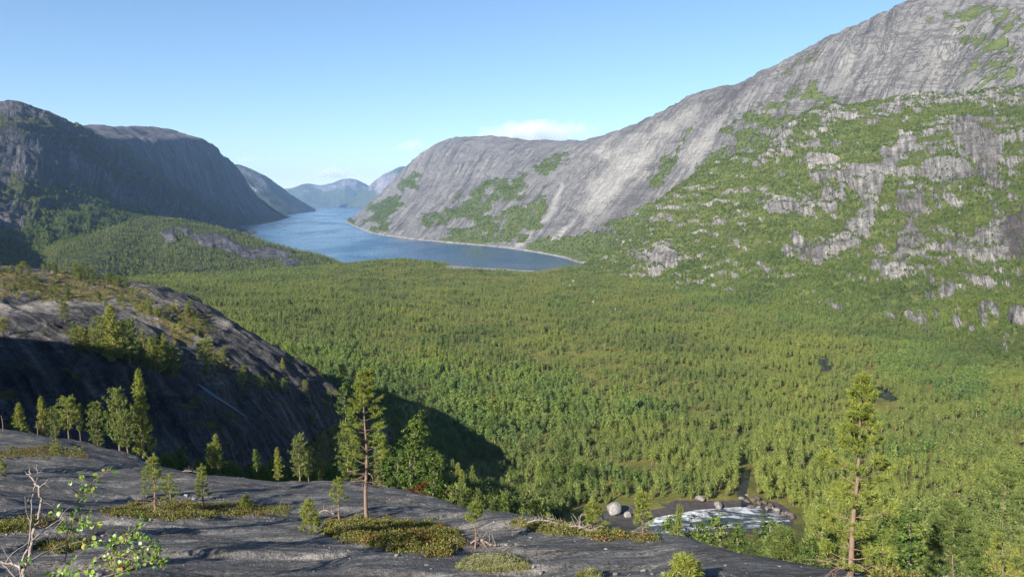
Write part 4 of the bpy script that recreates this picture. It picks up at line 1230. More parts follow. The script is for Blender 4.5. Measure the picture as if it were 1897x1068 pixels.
for i in np.nonzero(single)[0]:
    p, b = allp[i], is_b[i]
    px, py = project(p)
    zone = 0 if px > 1450 else (1 if (p[1] < 420 and px < 1080) else 2)
    if b:
        lab = ['light green birch in the thick wood below the right end of the slab', 'dark green birch in the shaded hollow below the slab and the dark hill', 'leafy green birch in the wood on the valley floor'][zone]
        grp = ['birches below the right end of the slab', 'birches in the shaded hollow', 'birches on the valley floor'][zone]
        k = random.randrange(4)
        lab = ('tall ' if hgt[i] > 1.05 else 'short ' if hgt[i] < 0.8 else 'middling ') + ['slender ', 'wide ', 'narrow ', 'full-crowned '][k] + lab
        tree('birch_tree', 'birch tree', ME_BIRCH[k], p - V3(0, 0, 0.15), hgt[i] * 9.4, lab, grp)
    else:
        lab = ['olive green pine on the wooded slope right of the slab', 'narrow pine in the shaded hollow below the slab and the dark hill', 'olive green pine in the forest on the valley floor'][zone]
        grp = ['pines on the wooded slope right of the slab', 'pines in the shaded hollow', 'pines on the valley floor'][zone]
        k = random.choice((0, 1, 2, 4, 5))
        lab = lab.replace('pine ', {0: 'broad pointed pine ', 1: 'round-topped pine ', 2: 'slim pointed pine ', 4: 'dense rounded pine ', 5: 'very slender pine '}[k], 1).replace('narrow ', '')
        lab = ('tall ' if hgt[i] > 1.05 else 'short ' if hgt[i] < 0.8 else 'middling ') + lab
        tree('pine_tree', 'pine tree', ME_PINE[k], p - V3(0, 0, 0.15), hgt[i] * 10, lab, grp)

# pines and low bushes on the dark hill
def in_poly(poly, n, R):
    a = np.array(poly)
    out = []
    while len(out) < n:
        x, y = R.uniform(a[:, 0].min(), a[:, 0].max()), R.uniform(a[:, 1].min(), a[:, 1].max())
        if sdpoly(np.array([x]), np.array([y]), poly)[0] > 0:
            out.append((x, y))
    return out
RH = np.random.default_rng(31)
hill_sets = [
    ([(-20, 497), (60, 502), (150, 510), (240, 528), (235, 540), (140, 522), (50, 514), (-20, 509)], 40, (3.2, 6.0), 'small round pine on the far crest line of the dark rock hill', 'pines along the crest of the dark hill', (1, 3, 4)),
    ([(0, 520), (120, 530), (230, 545), (330, 560), (390, 590), (400, 630), (300, 610), (220, 575), (100, 570), (0, 560)], 78, (1.6, 4.4), 'scattered stunted pine on the sunlit mossy back of the dark hill', 'stunted pines on the back of the dark hill', (1, 3, 4)),
    ([(110, 590), (180, 600), (300, 640), (330, 690), (270, 700), (230, 680), (120, 645)], 40, (3.0, 6.5), 'dark green pine in the clump on the face of the dark hill', 'pines clumped on the face of the dark hill', (0, 2, 4, 5)),
    ([(330, 640), (430, 650), (450, 690), (560, 720), (540, 740), (420, 720), (350, 690)], 12, (2.0, 5.0), 'lone pine on the bare dark rock below the clump', 'lone pines on the bare lower rock of the hill', (1, 3, 4)),
    ([(560, 720), (620, 740), (640, 790), (600, 840), (570, 800)], 14, (2.5, 5.0), 'half-shaded small tree at the right foot of the dark hill', 'trees at the right foot of the dark hill', (0, 2, 4))]
for poly, n, (h0, h1), lab, grp, var in hill_sets:
    for x, y in in_poly(poly, n, RH):
        p = on(BHm, x, y)
        if p is not None:
            k, hh_ = random.choice(var), RH.uniform(h0, h1)
            l2 = ('taller ' if hh_ > (h0 + h1) / 2 else 'lower ') + {0: 'broad pointed ', 1: 'loose-crowned ', 2: 'slim ', 3: 'bare-stemmed ', 4: 'dense ', 5: 'slender '}[k] + lab
            tree('pine_tree', 'pine tree', ME_PINE[k], p - V3(0, 0, 0.2), hh_, l2, grp, (RH.normal() * 0.06, RH.normal() * 0.06), RH.uniform(0.9, 1.3))
for x, y, hp, k, wide, lab in [
    (212, 668, 105, 0, 1.15, 'tallest dense dark pine rising from the clump on the hill'),
    (240, 672, 80, 4, 1.5, 'broad round pine right beside the tallest one on the hill'),
    (190, 655, 70, 4, 1.5, 'broad bushy pine just left of the tallest one on the hill'),
    (150, 652, 45, 4, 2.0, 'low spreading bush-like pine at the left of the hill clump'),
    (295, 690, 62, 0, 1.2, 'pointed green pine at the lower right of the hill clump'),
    (320, 690, 50, 4, 1.5, 'round bushy pine at the right end of the hill clump'),
    (385, 690, 62, 3, 1.2, 'spreading flat-topped pine alone on the middle of the hill'),
    (450, 722, 36, 3, 1.1, 'small bare-stemmed pine standing alone on dark rock near the trickle'),
    (524, 683, 22, 0, 1.2, 'tiny pine on the bare steep rock at the right of the hill'),
    (5, 625, 36, 3, 1.5, 'flat-topped pine at the left edge of the picture on the hill'),
    (495, 720, 26, 0, 1.1, 'first of three small pines on the lower right ledge of the hill'),
    (512, 724, 24, 2, 1.1, 'middle of three small pines on the lower right ledge of the hill'),
    (528, 728, 30, 4, 1.2, 'last of three small pines on the lower right ledge of the hill')]:
    p = on(BHm, x, y)
    tree('pine_tree', 'pine tree', ME_PINE[k], p - V3(0, 0, 0.2), hp * p[1] / F * 1.04, lab, None, (0, 0), wide)
hb = sample(GH, 1 / 13.0 * smooth(0.35, 0.65, vegH + 0.35 * fbm(GH / 12, 3)) * (GH[..., 1] < 420))
mass('hill_heath', hb - V3(0, 0, 0.1), rng.integers(0, 2, len(hb)), rng.uniform(0.10, 0.32, len(hb)), cS_)

# trees rooted just beyond the brow of the slab
def beyond(px, py_base, d, py_top, pair, name, cat, lab, wide=1.0, grp=None, tilt=(0, 0)):
    p = P(px, py_base, d)
    h = (P(px, py_top, d) - p)[2]
    return tree(name, cat, pair, p, h, lab, grp, tilt, wide)
for px, pb, d, pt, k, wide, lab in [
    (40, 812, 66, 745, 0, 1.25, 'yellow-green bushy pine leftmost behind the brow of the slab'),
    (82, 815, 68, 734, 0, 1.0, 'slim pointed pine second from the left behind the slab brow'),
    (104, 816, 64, 752, 4, 1.1, 'short round-topped pine behind the slab between two taller ones'),
    (128, 822, 62, 738, 3, 1.0, 'pine with orange trunk and flat airy crown behind the slab brow'),
    (150, 822, 63, 752, 3, 0.7, 'thin bare-stemmed pine with a tuft of crown behind the slab'),
    (182, 832, 60, 745, 4, 1.1, 'medium pine with a full crown behind the brow of the slab'),
    (222, 836, 58, 720, 4, 1.05, 'broad tall pine left of the tallest one behind the slab brow'),
    (238, 842, 57, 760, 1, 1.2, 'low wide pine in front of the two tallest behind the slab'),
    (266, 850, 60, 683, 0, 0.75, 'tallest narrow dark pine behind the brow of the slab'),
    (404, 868, 51, 803, 0, 1.2, 'bright forked pine standing alone in front of the dark gully'),
    (392, 866, 51, 822, 4, 1.3, 'low bushy pine at the foot of the bright forked pine'),
    (516, 888, 48, 828, 0, 1.1, 'pointed green pine at the end of the moss strip on the brow'),
    (556, 892, 48, 806, 4, 1.05, 'pine with several thin pale trunks right of the moss strip'),
    (572, 893, 49, 830, 1, 1.0, 'leaning round pine close behind the pine with pale trunks'),
    (597, 893, 50, 850, 2, 1.2, 'small pine on the brow left of the tall solitary pine'),
    (700, 906, 47, 826, 2, 0.9, 'slim pine just behind the tall solitary pine on the brow'),
    (646, 905, 60, 782, 4, 1.0, 'leafy pine rising behind the left of the tall solitary pine'),
    (885, 1050, 60, 905, 2, 0.8, 'narrow pointed conifer beyond the lower end of the brow'),
    (856, 960, 55, 898, 2, 0.9, 'small pointed conifer beyond the brow near the red-brown pine'),
    (820, 945, 52, 905, 0, 1.4, 'short dense conifer right behind the red-brown pine')]:
    beyond(px, pb, d, pt, ME_PINE[k], 'pine_tree', 'pine tree', lab, wide * 0.85)
for px, pb, d, pt, k, wide, lab in [
    (640, 780, 215, 710, 0, 0.9, 'pale bluish willow-like tree at the foot of the dark hill'),
    (735, 930, 85, 830, 1, 1.2, 'round light green birch behind the slab right of the tall pine'),
    (762, 925, 80, 815, 3, 1.0, 'tall light green birch behind the slab beside the round one'),
    (800, 960, 95, 845, 2, 1.0, 'green birch standing over the red-brown pine'),
    (705, 900, 130, 800, 0, 1.0, 'birch half hidden behind the tall solitary pine'),
    (770, 880, 150, 770, 1, 1.0, 'silvery green birch catching the light in the shaded hollow'),
    (476, 872, 50, 832, 2, 0.9, 'thin half-bare birch on the brow left of the moss strip end'),
    (1240, 1060, 105, 958, 0, 1.1, 'light green birch in front of the rapids, left of the group'),
    (1285, 1065, 100, 968, 1, 1.2, 'broad light green birch in front of the rapids'),
    (1330, 1070, 95, 960, 3, 1.3, 'widest light green birch in the middle before the rapids'),
    (1372, 1075, 92, 975, 2, 1.1, 'low light green birch before the right part of the rapids'),
    (1420, 1085, 88, 968, 1, 1.2, 'light green birch below the right end of the rapids'),
    (1455, 1095, 80, 985, 0, 1.1, 'light green birch left of the big right-hand pine'),
    (1490, 1095, 60, 1000, 2, 1.1, 'bushy light green birch close behind the big right-hand pine'),
    (1680, 1120, 62, 960, 1, 1.3, 'bushy yellow-green birch just right of the big right-hand pine'),
    (1745, 1140, 60, 985, 3, 1.3, 'rounded yellow-green birch in the lower right corner')]:
    beyond(px, pb, d, pt - 0.08 * (pb - pt), ME_BIRCH[k], 'birch_tree', 'birch tree', lab, wide * 1.15)
p_ = (1256, 1068, 98, 935)
beyond(*p_, ME_PINE[2], 'pine_tree', 'pine tree', 'narrow pointed pine poking up before the rapids', 0.8)

# ------------------------------------------------------------------ pines seen close: trunk, branches, needles
def close_pine(name, label, base, top, spec, seed, trunk_r, bend=(0, 0), tuft=0.085, nb=22, lean_px=0.0, bark=M_BARK, needle=M_PINE_NEAR, group=None, twigs=5):
    """spec: list of (height fraction, reach in metres, share of the branch carrying needles or 0, number of branches)"""
    R = np.random.default_rng(seed)
    base, top = np.array(base), np.array(top)
    ax = top - base
    h = np.linalg.norm(ax)
    e = tag(empty(name, base), label, 'pine tree', group)
    zs = np.linspace(0, 1, 12)
    wob = np.stack([np.interp(zs, [0, 0.3, 0.6, 1], [0, bend[0], bend[1], 0]) + 0.006 * h * np.sin(zs * 11 + seed), 0.006 * h * np.cos(zs * 9 + seed) - 0.006 * h, zs * 0], -1)
    path = ax[None] * zs[:, None] + wob
    obj('trunk', mesh_of('close_trunk', tube(path, trunk_r * (1.0 - 0.93 * zs ** 0.75) + 0.004, 9), bark), e)
    at = lambda t: np.array([np.interp(t, zs, path[:, k]) for k in range(3)])
    for t, reach, share, n in spec:
        a0 = R.uniform(0, 6.28)
        for j in range(n):
            az = a0 + j * 6.283 / n + R.normal() * 0.25
            L = reach * (0.74 if share else 1.0) * R.uniform(0.6, 1.15)
            up = 0.10 + 0.5 * t ** 2 + R.normal() * 0.10 - (0.25 if share == 0 else 0)
            p0 = at(t + R.normal() * 0.008)
            d = unit(V3(math.cos(az), math.sin(az), up))
            sd = unit(np.cross(d, V3(0, 0, 1)))
            k = np.linspace(0, 1, 6)[:, None]
            curve = p0 + d * L * k + V3(0, 0, 1) * L * 0.22 * k ** 2 * (1 if share else -0.3) + sd * L * 0.10 * np.sin(k * 4 + R.uniform(0, 6))
            rb = max(0.006, trunk_r * 0.22 * (1.1 - t)) * (0.7 + 0.5 * L / max(0.2, reach))
            wood = [tube(curve, rb * (1 - 0.8 * k[:, 0]), 5)]
            cen, dirs = [], []
            m = twigs if share else 4
            for q in range(m):
                u = 1 - share + share * (q + 0.6) / m if share else R.uniform(0.3, 0.95)
                c0 = np.array([np.interp(u, k[:, 0], curve[:, i]) for i in range(3)])
                sg = 1 if q % 2 else -1
                td = unit(d * 0.7 + sd * sg * R.uniform(0.5, 1.0) + V3(0, 0, R.uniform(0.0, 0.4) if share else R.uniform(-0.5, 0.2)))
                tl = L * (0.36 - 0.16 * u) * R.uniform(0.8, 1.3) + 0.05
                wood.append(tube([c0, c0 + td * tl * 0.5 + V3(0, 0, -0.01), c0 + td * tl], [rb * 0.4, rb * 0.3, rb * 0.15], 4))
                if share:
                    for w in (0.45, 0.75, 1.0):
                        cen.append(c0 + td * tl * w); dirs.append(unit(td + V3(0, 0, 0.35)))
            b = obj('branch', mesh_of('close_branch', join(wood), bark), e)
            if share:
                cen.append(curve[-1]); dirs.append(d)
                cen.append(curve[-2]); dirs.append(d)
                obj('needles', mesh_of('close_needles', blades(R, np.array(cen), np.array(dirs), tuft, nb, 0.085, 0.62, 0.75), needle), b)
    cen = np.array([at(0.985), at(0.96), at(1.0)])
    obj('leader_needles', mesh_of('close_needles', blades(R, cen, np.tile(V3(0, 0, 1), (3, 1)), tuft * 1.2, nb, 0.085, 0.5, 0.9), needle), e)
    return e

def base_on_slab(px, py):
    p = on(BFm, px, py)
    while p is None and py < 1068:
        py += 2
        p = on(BFm, px, py)
    return p if p is not None else P(px, py, 16.0)
def tip(base, px, py):
    return P(px, py, base[1])

b = base_on_slab(680, 960)
m_ = b[1] / F                                         # metres per photograph pixel there
close_pine('tall_pine', 'tall solitary pine with bare lower trunk on the brow of the slab', b - V3(0, 0, 0.1), tip(b, 674, 684),
           [(0.27, 42 * m_, 0, 3), (0.31, 50 * m_, 0, 4), (0.345, 46 * m_, 0, 4), (0.38, 50 * m_, 0.3, 4), (0.43, 52 * m_, 0.4, 4), (0.48, 52 * m_, 0.45, 4), (0.54, 56 * m_, 0.5, 4), (0.60, 46 * m_, 0.5, 4),
            (0.66, 48 * m_, 0.5, 4), (0.71, 40 * m_, 0.55, 4), (0.76, 40 * m_, 0.6, 4), (0.81, 32 * m_, 0.65, 4), (0.85, 30 * m_, 0.7, 5), (0.89, 24 * m_, 0.75, 5), (0.925, 20 * m_, 0.8, 5), (0.96, 12 * m_, 0.8, 4)],
           3, 4.2 * m_, (0.0, 0.03), 0.135, 16, twigs=5)
b = P(1570, 1088, 15.6)
m_ = b[1] / F
close_pine('big_pine', 'big sunlit pine in the lower right with bare twisted lower branches', b, tip(b, 1598, 692),
           [(0.06, 76 * m_, 0, 5), (0.09, 96 * m_, 0, 5), (0.12, 92 * m_, 0, 5), (0.15, 92 * m_, 0.2, 4), (0.20, 92 * m_, 0.3, 4), (0.27, 80 * m_, 0.35, 4), (0.33, 84 * m_, 0.35, 4), (0.41, 66 * m_, 0.5, 5), (0.45, 56 * m_, 0.6, 4), (0.51, 80 * m_, 0.4, 4), (0.56, 88 * m_, 0.4, 4),
            (0.62, 70 * m_, 0.5, 4), (0.67, 54 * m_, 0.6, 4), (0.73, 44 * m_, 0.6, 5), (0.79, 32 * m_, 0.7, 5), (0.84, 26 * m_, 0.75, 5), (0.89, 30 * m_, 0.7, 4), (0.93, 18 * m_, 0.8, 5), (0.965, 10 * m_, 0.8, 4)],
           8, 6.4 * m_, (0.03, 0.02), 0.105, 19, twigs=5)
small = [
    (288, 946, 284, 842, 36, 0.30, 'small bushy pine on the moss strip, taller of the two', 15, 0.13, 1),
    (316, 930, 312, 880, 20, 0.15, 'dark little pine tucked behind the taller pine of the moss strip', 17, 0.12, 1),
    (376, 942, 374, 860, 22, 0.25, 'slim small pine on the moss strip, right of the bushy one', 19, 0.12, 1),
    (628, 962, 626, 886, 30, 0.35, 'sparse thin young pine left of the tall solitary pine', 21, 0.15, 0.6),
    (881, 1014, 880, 930, 32, 0.55, 'stunted young pine with grey bare twigs at the moss mound', 23, 0.14, 0.6),
    (1190, 993, 1189, 910, 30, 0.25, 'small upright pine on the slab edge in front of the rapids', 25, 0.13, 1),
    (1102, 985, 1098, 930, 34, 0.2, 'crooked low pine growing out of the grey dead branches', 27, 0.13, 1),
    (575, 985, 571, 928, 26, 0.1, 'low bushy pine creeping at the left end of the heather patch', 29, 0.15, 1),
    (1268, 1086, 1270, 1032, 42, 0.05, 'dwarf pine bush at the lower edge of the slab', 33, 0.12, 1),
    (104, 836, 103, 814, 12, 0.0, 'tiny bright pine seedling on the far moss patch', 35, 0.12, 1),
    (-3, 880, -2, 846, 20, 0.0, 'yellow-green seedling cut by the left edge of the picture', 37, 0.16, 1),
    (455, 940, 455, 918, 14, 0.0, 'tiny dark seedling at the right end of the moss strip', 39, 0.12, 1)]
for bx, by, tx, ty, reach, bare, lab, sd, tf, dens in small:
    b = base_on_slab(bx, by)
    m_ = b[1] / F
    sp = []
    nl = max(4, int((by - ty) / 9))
    for k in range(nl):
        t = 0.08 + 0.86 * (k + 0.5) / nl
        rr = reach * m_ * ((1 - t) ** 0.7 * 1.05 + 0.08)
        sp.append((t, rr, 0 if t < bare else 0.6, 4 if dens >= 1 else 3))
    close_pine('young_pine', lab, b - V3(0, 0, 0.05), tip(b, tx, ty), sp, sd, max(0.012, 2.2 * m_ * (by - ty) / 90), (0.02, -0.02), tf * 0.8, 12, twigs=3)

# the sparse crowns of two pines in the lower right corner
for bx, by, d, tx, ty, reach, lab, sd in [(1850, 1200, 34, 1862, 862, 105, 'wide sparse pine with tangled twigs at the right edge', 41), (1768, 1190, 30, 1765, 935, 70, 'dark-stemmed sparse pine in the lower right beside the wide one', 43),
                                          (1450, 1110, 24, 1452, 985, 45, 'thin-stemmed young pine left of the big right-hand pine', 45)]:
    b = P(bx, by, d); m_ = d / F
    sp = [(t, reach * m_ * q, s_, 5) for t, q, s_ in ((0.25, 0.9, 0.3), (0.34, 1.0, 0.4), (0.42, 1.0, 0.5), (0.5, 1.05, 0.5), (0.58, 1.0, 0.55), (0.66, 0.95, 0.55), (0.74, 0.85, 0.6), (0.82, 0.7, 0.65), (0.9, 0.5, 0.7), (0.96, 0.25, 0.8))]
    close_pine('sparse_pine', lab, b, tip(b, tx, ty), sp, sd, 2.4 * m_, (0.05, -0.05), 0.17, 14, needle=M_PINE, twigs=7)

# pines standing just outside the frame on the left; their shadows reach across the slab
for x, y, h_, k in [(-17.2, 18.6, 5.5, 0), (-13.2, 14.0, 4.2, 1), (-24, 26.5, 6.0, 5), (-20.5, 23.6, 4.0, 4), (-32, 36, 6.5, 1), (-11.0, 11.6, 3.2, 3)]:
    q = BFm.ray_cast(Vector((x, y, 220)), Vector((0, 0, -1)), 200)[0]
    if q is not None:
        tree('pine_tree', 'pine tree', ME_PINE[k], np.array(q) - V3(0, 0, 0.1), h_, 'pine on the slab just left of the view, seen by its long shadow', 'pines whose shadows cross the slab')

# red-brown dead pine leaning over the brow
b = P(786, 938, 46)
e = tag(empty('dead_pine', b), 'leaning dead pine with red-brown needles at the slab brow', 'pine tree')
R = np.random.default_rng(5)
path = np.array([(0, 0, -0.4), (-0.25, 0, 0.35), (-0.5, 0, 0.8), (-0.55, 0, 1.15)])
wood = [tube(path, [0.09, 0.07, 0.05, 0.02], 6)]
cen = []
for k in range(16):
    a = path[1] + (path[3] - path[1]) * R.uniform(0, 1)
    d = unit(R.normal(size=3) * V3(1.4, 0.8, 0.5) + V3(0, 0, 0.25)) * R.uniform(0.4, 0.9)
    wood.append(tube([a, a + d * 0.6, a + d], [0.02, 0.014, 0.006], 4))
    cen += [a + d * 0.7, a + d, a + d * 0.85]
obj('trunk', mesh_of('dead_pine_trunk', join(wood), M_BARK), e)
obj('needles', mesh_of('dead_pine_needles', blades(R, np.array(cen), np.tile(V3(0, 0, -0.3), (len(cen), 1)), 0.26, 20, 0.1), M_DRY), e)

# grey dead branches lying on the slab edge
def dead_branches(name, label, px, py, span_px, seed, n=16, hgt_px=26):
    b = base_on_slab(px, py)
    m_ = b[1] / F
    R = np.random.default_rng(seed)
    e = tag(empty(name, b), label, 'dead wood')
    L = span_px * m_
    stem = np.array([(-L * 0.5, 0, 0.08), (-L * 0.2, 0.1, 0.16), (L * 0.15, 0.0, 0.14), (L * 0.5, -0.1, 0.05)])
    obj('stem', mesh_of('dead_stem', tube(resample(stem, 9), np.linspace(0.036, 0.015, 9), 6), M_DEAD), e)
    for k in range(n):
        a = stem[1] * (1 - k / n) + stem[3] * k / n
        d = unit(R.normal(size=3) * V3(1, 0.6, 0.5) + V3(0, 0, 0.7)) * hgt_px * m_ * R.uniform(0.4, 1.1)
        s = R.normal(size=3) * 0.08
        w = [tube([a, a + d * 0.5 + s, a + d], [0.02, 0.013, 0.005], 4), tube([a + d * 0.5 + s, a + d * 0.6 + V3(s[2], s[0], 0.12) * 1.8], [0.01, 0.004], 4)]
        obj('branch', mesh_of('dead_branch', join(w), M_DEAD), e)
dead_branches('dead_branches', 'tangle of bleached dead branches on the slab edge left of the rapids', 1074, 984, 60, 2, 18, 34)
dead_branches('dead_branches', 'long bleached dead log with twigs lying across the heather', 1010, 972, 70, 3, 10, 14)
dead_branches('dead_branches', 'grey weathered dead branches on the brow before the dark gully', 352, 852, 36, 4, 10, 14)
dead_branches('dead_branches', 'pale dead twigs beside the stunted young pine', 893, 1010, 44, 6, 14, 22)
dead_branches('dead_branches', 'small pale dead twigs under the sparse young pine', 606, 952, 30, 7, 9, 20)

# thin bare poles on the far brow
for px, py, tp, lab in [(6, 799, 769, 'thin bare grey pole at the left end of the slab brow'), (70, 805, 779, 'thin bare grey pole between the first two pines on the brow')]:
    b = base_on_slab(px, py)
    h = (P(px, tp, b[1]) - b)[2]
    m_ = b[1] / F
    w = join([tube([(0, 0, -0.1), (0.02, 0, h * 0.5), (-0.05, 0, h)], [1.0 * m_, 0.8 * m_, 0.5 * m_], 6), tube([(0.01, 0, h * 0.72), (0.12, 0, h * 0.80)], [0.4 * m_, 0.2 * m_], 4)])
    o = obj('bare_pole', mesh_of('bare_pole', w, M_TWIG), None, b)
    tag(o, lab, 'pole')

# ================================================================== HEATHER, MOSS, STONES
RG = np.random.default_rng(77)
def heath_patch(name, polys, per, length, mat, up=1.0, nb=9, width=0.09):
    cen = []
    for poly, n in zip(polys, per):
        for x, y in in_poly(poly, n, RG):
            p = on(BFm, x, y)
            if p is not None: cen.append(p)
    cen = np.array(cen)
    L = length * RG.uniform(0.6, 1.3, len(cen)) * (1 + 0.5 * fbm(cen / 0.8, 2))
    v, f = blades(RG, cen, np.tile(V3(0, 0, up), (len(cen), 1)), L, nb, width, 0.55, 0.9)
    o = obj(name, raw_mesh(name, v, f, [mat], smooth_shade=False))
    o['kind'] = 'stuff'
M_HEATH2 = leaf_mat('red_brown_heather', (0.15, 0.10, 0.042), (0.15, 0.10, 0.042), (0.21, 0.10, 0.05), 0.2, 0.6)
M_HEATH3 = leaf_mat('pale_heather', (0.22, 0.20, 0.09), (0.22, 0.20, 0.09), (0.15, 0.16, 0.05), 0.2, 0.5)
def heather_patch(name, polys, per, hgt_=0.22):
    cen, inn = [], []
    for poly, n in zip(polys, per):
        a = np.array(poly, float)
        lo_, hi_ = a.min(0) - 14, a.max(0) + 7
        x, y = RG.uniform(lo_[0], hi_[0], n * 3), RG.uniform(lo_[1], hi_[1], n * 3)
        sd = sdpoly(x, y, poly) + 17 * fbm(np.stack([x / 34, y / 12, x * 0], -1), 4)
        for xx, yy, q in zip(x, y, sd):
            if q > RG.exponential(1.0) - 1.5:
                p = on(BFm, xx, yy)
                if p is not None: cen.append(p); inn.append(q)
    cen = np.array(cen); inn = np.clip(np.array(inn) / 9 + 0.3, 0.12, 1)
    k = np.clip(0.55 + 1.2 * fbm(cen / 0.8, 3), 0.12, 1.5) * inn
    pick = fbm(cen / 1.1 + 7, 3) + RG.normal(size=len(cen)) * 0.16
    idx = np.where(pick > 0.27, 1, np.where(pick < -0.24, 2, 0))
    parts, mi = [], []
    for m in range(3):
        c_, kk = cen[idx == m], k[idx == m]
        top = c_ + V3(0, 0, 1) * (hgt_ * kk * RG.uniform(0.15, 1.0, len(c_)))[:, None]
        for q in (cards(RG, top, 0.028, 12, 0.07, 0.3), blades(RG, c_, np.tile(V3(0, 0, 1), (len(c_), 1)), hgt_ * kk * 1.2, 4, 0.05, 0.5, 0.9)):
            parts.append(q); mi.append(np.full(len(q[1]), m))
    v, f = join(parts)
    o = obj(name, raw_mesh(name, v, f, [M_HEATH, M_HEATH2, M_HEATH3], np.concatenate(mi), False))
    o['kind'] = 'stuff'
heather_patch('heather', [HEATH[0], HEATH[1], HEATH[2], HEATH[3], HEATH[4], HEATH[5], HEATH[6], HEATH[8]], [2400, 900, 260, 300, 260, 800, 200, 300])
M_MOSS = leaf_mat('pale_moss', (0.20, 0.20, 0.10), (0.26, 0.25, 0.13), (0.14, 0.15, 0.04), 0.1, 0.4)
heath_patch('moss_and_grass', [HEATH[0], HEATH[1], HEATH[2], HEATH[3], HEATH[6], HEATH[7], HEATH[9]], [600, 300, 260, 200, 220, 90, 700], 0.09, M_MOSS)

def stone_mesh(seed, flat=0.6, rough=0.25, sub=3):
    import bmesh
    bm = bmesh.new()
    bmesh.ops.create_icosphere(bm, subdivisions=sub, radius=1.0)
    v = np.array([x.co for x in bm.verts])
    f = np.array([[q.index for q in p.verts] for p in bm.faces])
    bm.free()
    r = np.random.default_rng(seed)
    for _ in range(7):                                   # cleave flat faces
        n = unit(r.normal(size=3)); k = r.uniform(0.55, 0.85)
        d = v @ n
        v = v - n * np.maximum(d - k, 0)[:, None]
    v = v * (1 + rough * fbm(v * 1.6 + seed, 3))[:, None] * V3(1, r.uniform(0.7, 1.0), flat)
    return v, f
def stone_mat(name, a, b, sc=4.0):
    t = NT(name)
    tc = t.n('ShaderNodeTexCoord').outputs['Object']
    n = t.noise(tc, sc, 6, 0.7)
    return t.done(t.ramp(n, [(0.35, a), (0.65, b)]), 0.9, t.bump(n, 0.6, 0.05))
M_PALE = stone_mat('pale_stone', (0.14, 0.135, 0.125), (0.29, 0.28, 0.26))
M_GREYST = stone_mat('grey_stone', (0.08, 0.075, 0.075), (0.24, 0.225, 0.21))
M_BROWN = stone_mat('brown_river_stone', (0.04, 0.032, 0.028), (0.13, 0.105, 0.09))
ST = [raw_mesh('stone', *stone_mesh(k, [0.55, 0.7, 0.45, 0.6][k]), [m]) for k, m in enumerate([M_PALE, M_GREYST, M_PALE, M_BROWN])]
STB = [raw_mesh('boulder', *stone_mesh(20 + k, [0.7, 0.6, 0.8, 0.6][k]), [m]) for k, m in enumerate([M_PALE, M_GREYST, M_PALE, M_BROWN])]
def stone(name, me, p, r, label, group=None, sink=0.25):
    o = obj(name, me, None, p + V3(0, 0, r * (0.45 - sink)))
    o.scale = (r, r * 0.9, r)
    o.rotation_euler = (random.uniform(-0.15, 0.15), random.uniform(-0.15, 0.15), random.uniform(0, 6.28))
    tag(o, label, name, group)
for px, py, rp, k, lab in [
    (735, 1028, 5, 0, 'small white stone lying below the heather patch'), (1191, 1057, 7, 2, 'pale flat stone, left of the three by the dwarf pine'), (1208, 1063, 4, 0, 'small pale stone, middle of the three by the dwarf pine'),
    (1229, 1062, 8, 2, 'flat grey-white stone right beside the dwarf pine'), (1122, 1017, 4, 0, 'lone little white stone on the slab under the dead branches'), (988, 1050, 7, 2, 'flat stone at the right end of the moss mound'),
    (1003, 1062, 7, 1, 'dark grey stone below the right end of the moss mound'), (1344, 1047, 4, 0, 'small pale stone near the slab edge right of the dwarf pine'), (1140, 1064, 6, 1, 'grey stone at the second moss hummock'),
    (277, 963, 4, 0, 'small white stone in front of the moss strip'), (180, 928, 4, 2, 'little pale stone on the slab behind the leafy birch'), (345, 918, 6, 2, 'flat pale stone between the two moss strip pines'), (360, 924, 5, 0, 'second pale stone behind the slim moss strip pine'),
    (240, 925, 9, 2, 'wide flat pale stone left of the bushy moss strip pine'), (205, 865, 5, 0, 'pale stone below the far moss patch on the slab'), (225, 862, 6, 1, 'grey flat stone beside the pale one on the upper slab')]:
    p = base_on_slab(px, py)
    stone('stone', ST[k], p, rp * p[1] / F, lab)
# two moss hummocks
for px, py, rx, ry, lab in [(912, 1052, 68, 20, 'pale yellow-green moss hummock on the slab under the stunted pine'), (1095, 1070, 36, 14, 'green moss hummock cut by the lower edge of the picture')]:
    p = base_on_slab(px, py)
    m_ = p[1] / F
    v, f = stone_mesh(60 + px, 1.0, 0.35, 4)
    v = v * V3(rx * m_, rx * m_ * 0.75, ry * m_ * 1.2)
    v[:, 2] += 0.03 * fbm(v * 7, 4)
    t = NT('moss_cushion')
    tc = t.n('ShaderNodeTexCoord').outputs['Object']
    n = t.noise(tc, 4.0, 6, 0.75)
    mm = t.done(t.ramp(n, [(0.34, (0.05, 0.055, 0.018)), (0.5, (0.12, 0.12, 0.05)), (0.66, (0.26, 0.25, 0.17))]), 0.95, t.bump(t.noise(tc, 25, 4, 0.7), 0.9, 0.05))
    hm = tag(obj('moss_hummock', raw_mesh('moss_hummock', v, f, [mm]), None, p - V3(0, 0, 0.05)), lab, 'moss hummock')
    fc = v[f].mean(1); fc = fc[fc[:, 2] > 0.0]
    pk = fc[RG.integers(0, len(fc), 1500)] * RG.uniform(0.98, 1.04, (1500, 1))
    keep = fbm(pk * 3.0 + px, 3) + RG.normal(size=1500) * 0.12
    tv, tf_ = cards(RG, pk[keep > -0.05], 0.016, 9, 0.035, 0.5)
    obj('moss_tufts', raw_mesh('moss_tufts', tv, tf_, [M_MOSS], smooth_shade=False), hm)
    gv, gf = blades(RG, pk[keep < -0.12], np.tile(V3(0, 0, 1), ((keep < -0.12).sum(), 1)), 0.07, 7, 0.07, 0.6, 0.8)
    obj('grass_tufts', raw_mesh('grass_tufts', gv, gf, [M_HEATH], smooth_shade=False), hm)

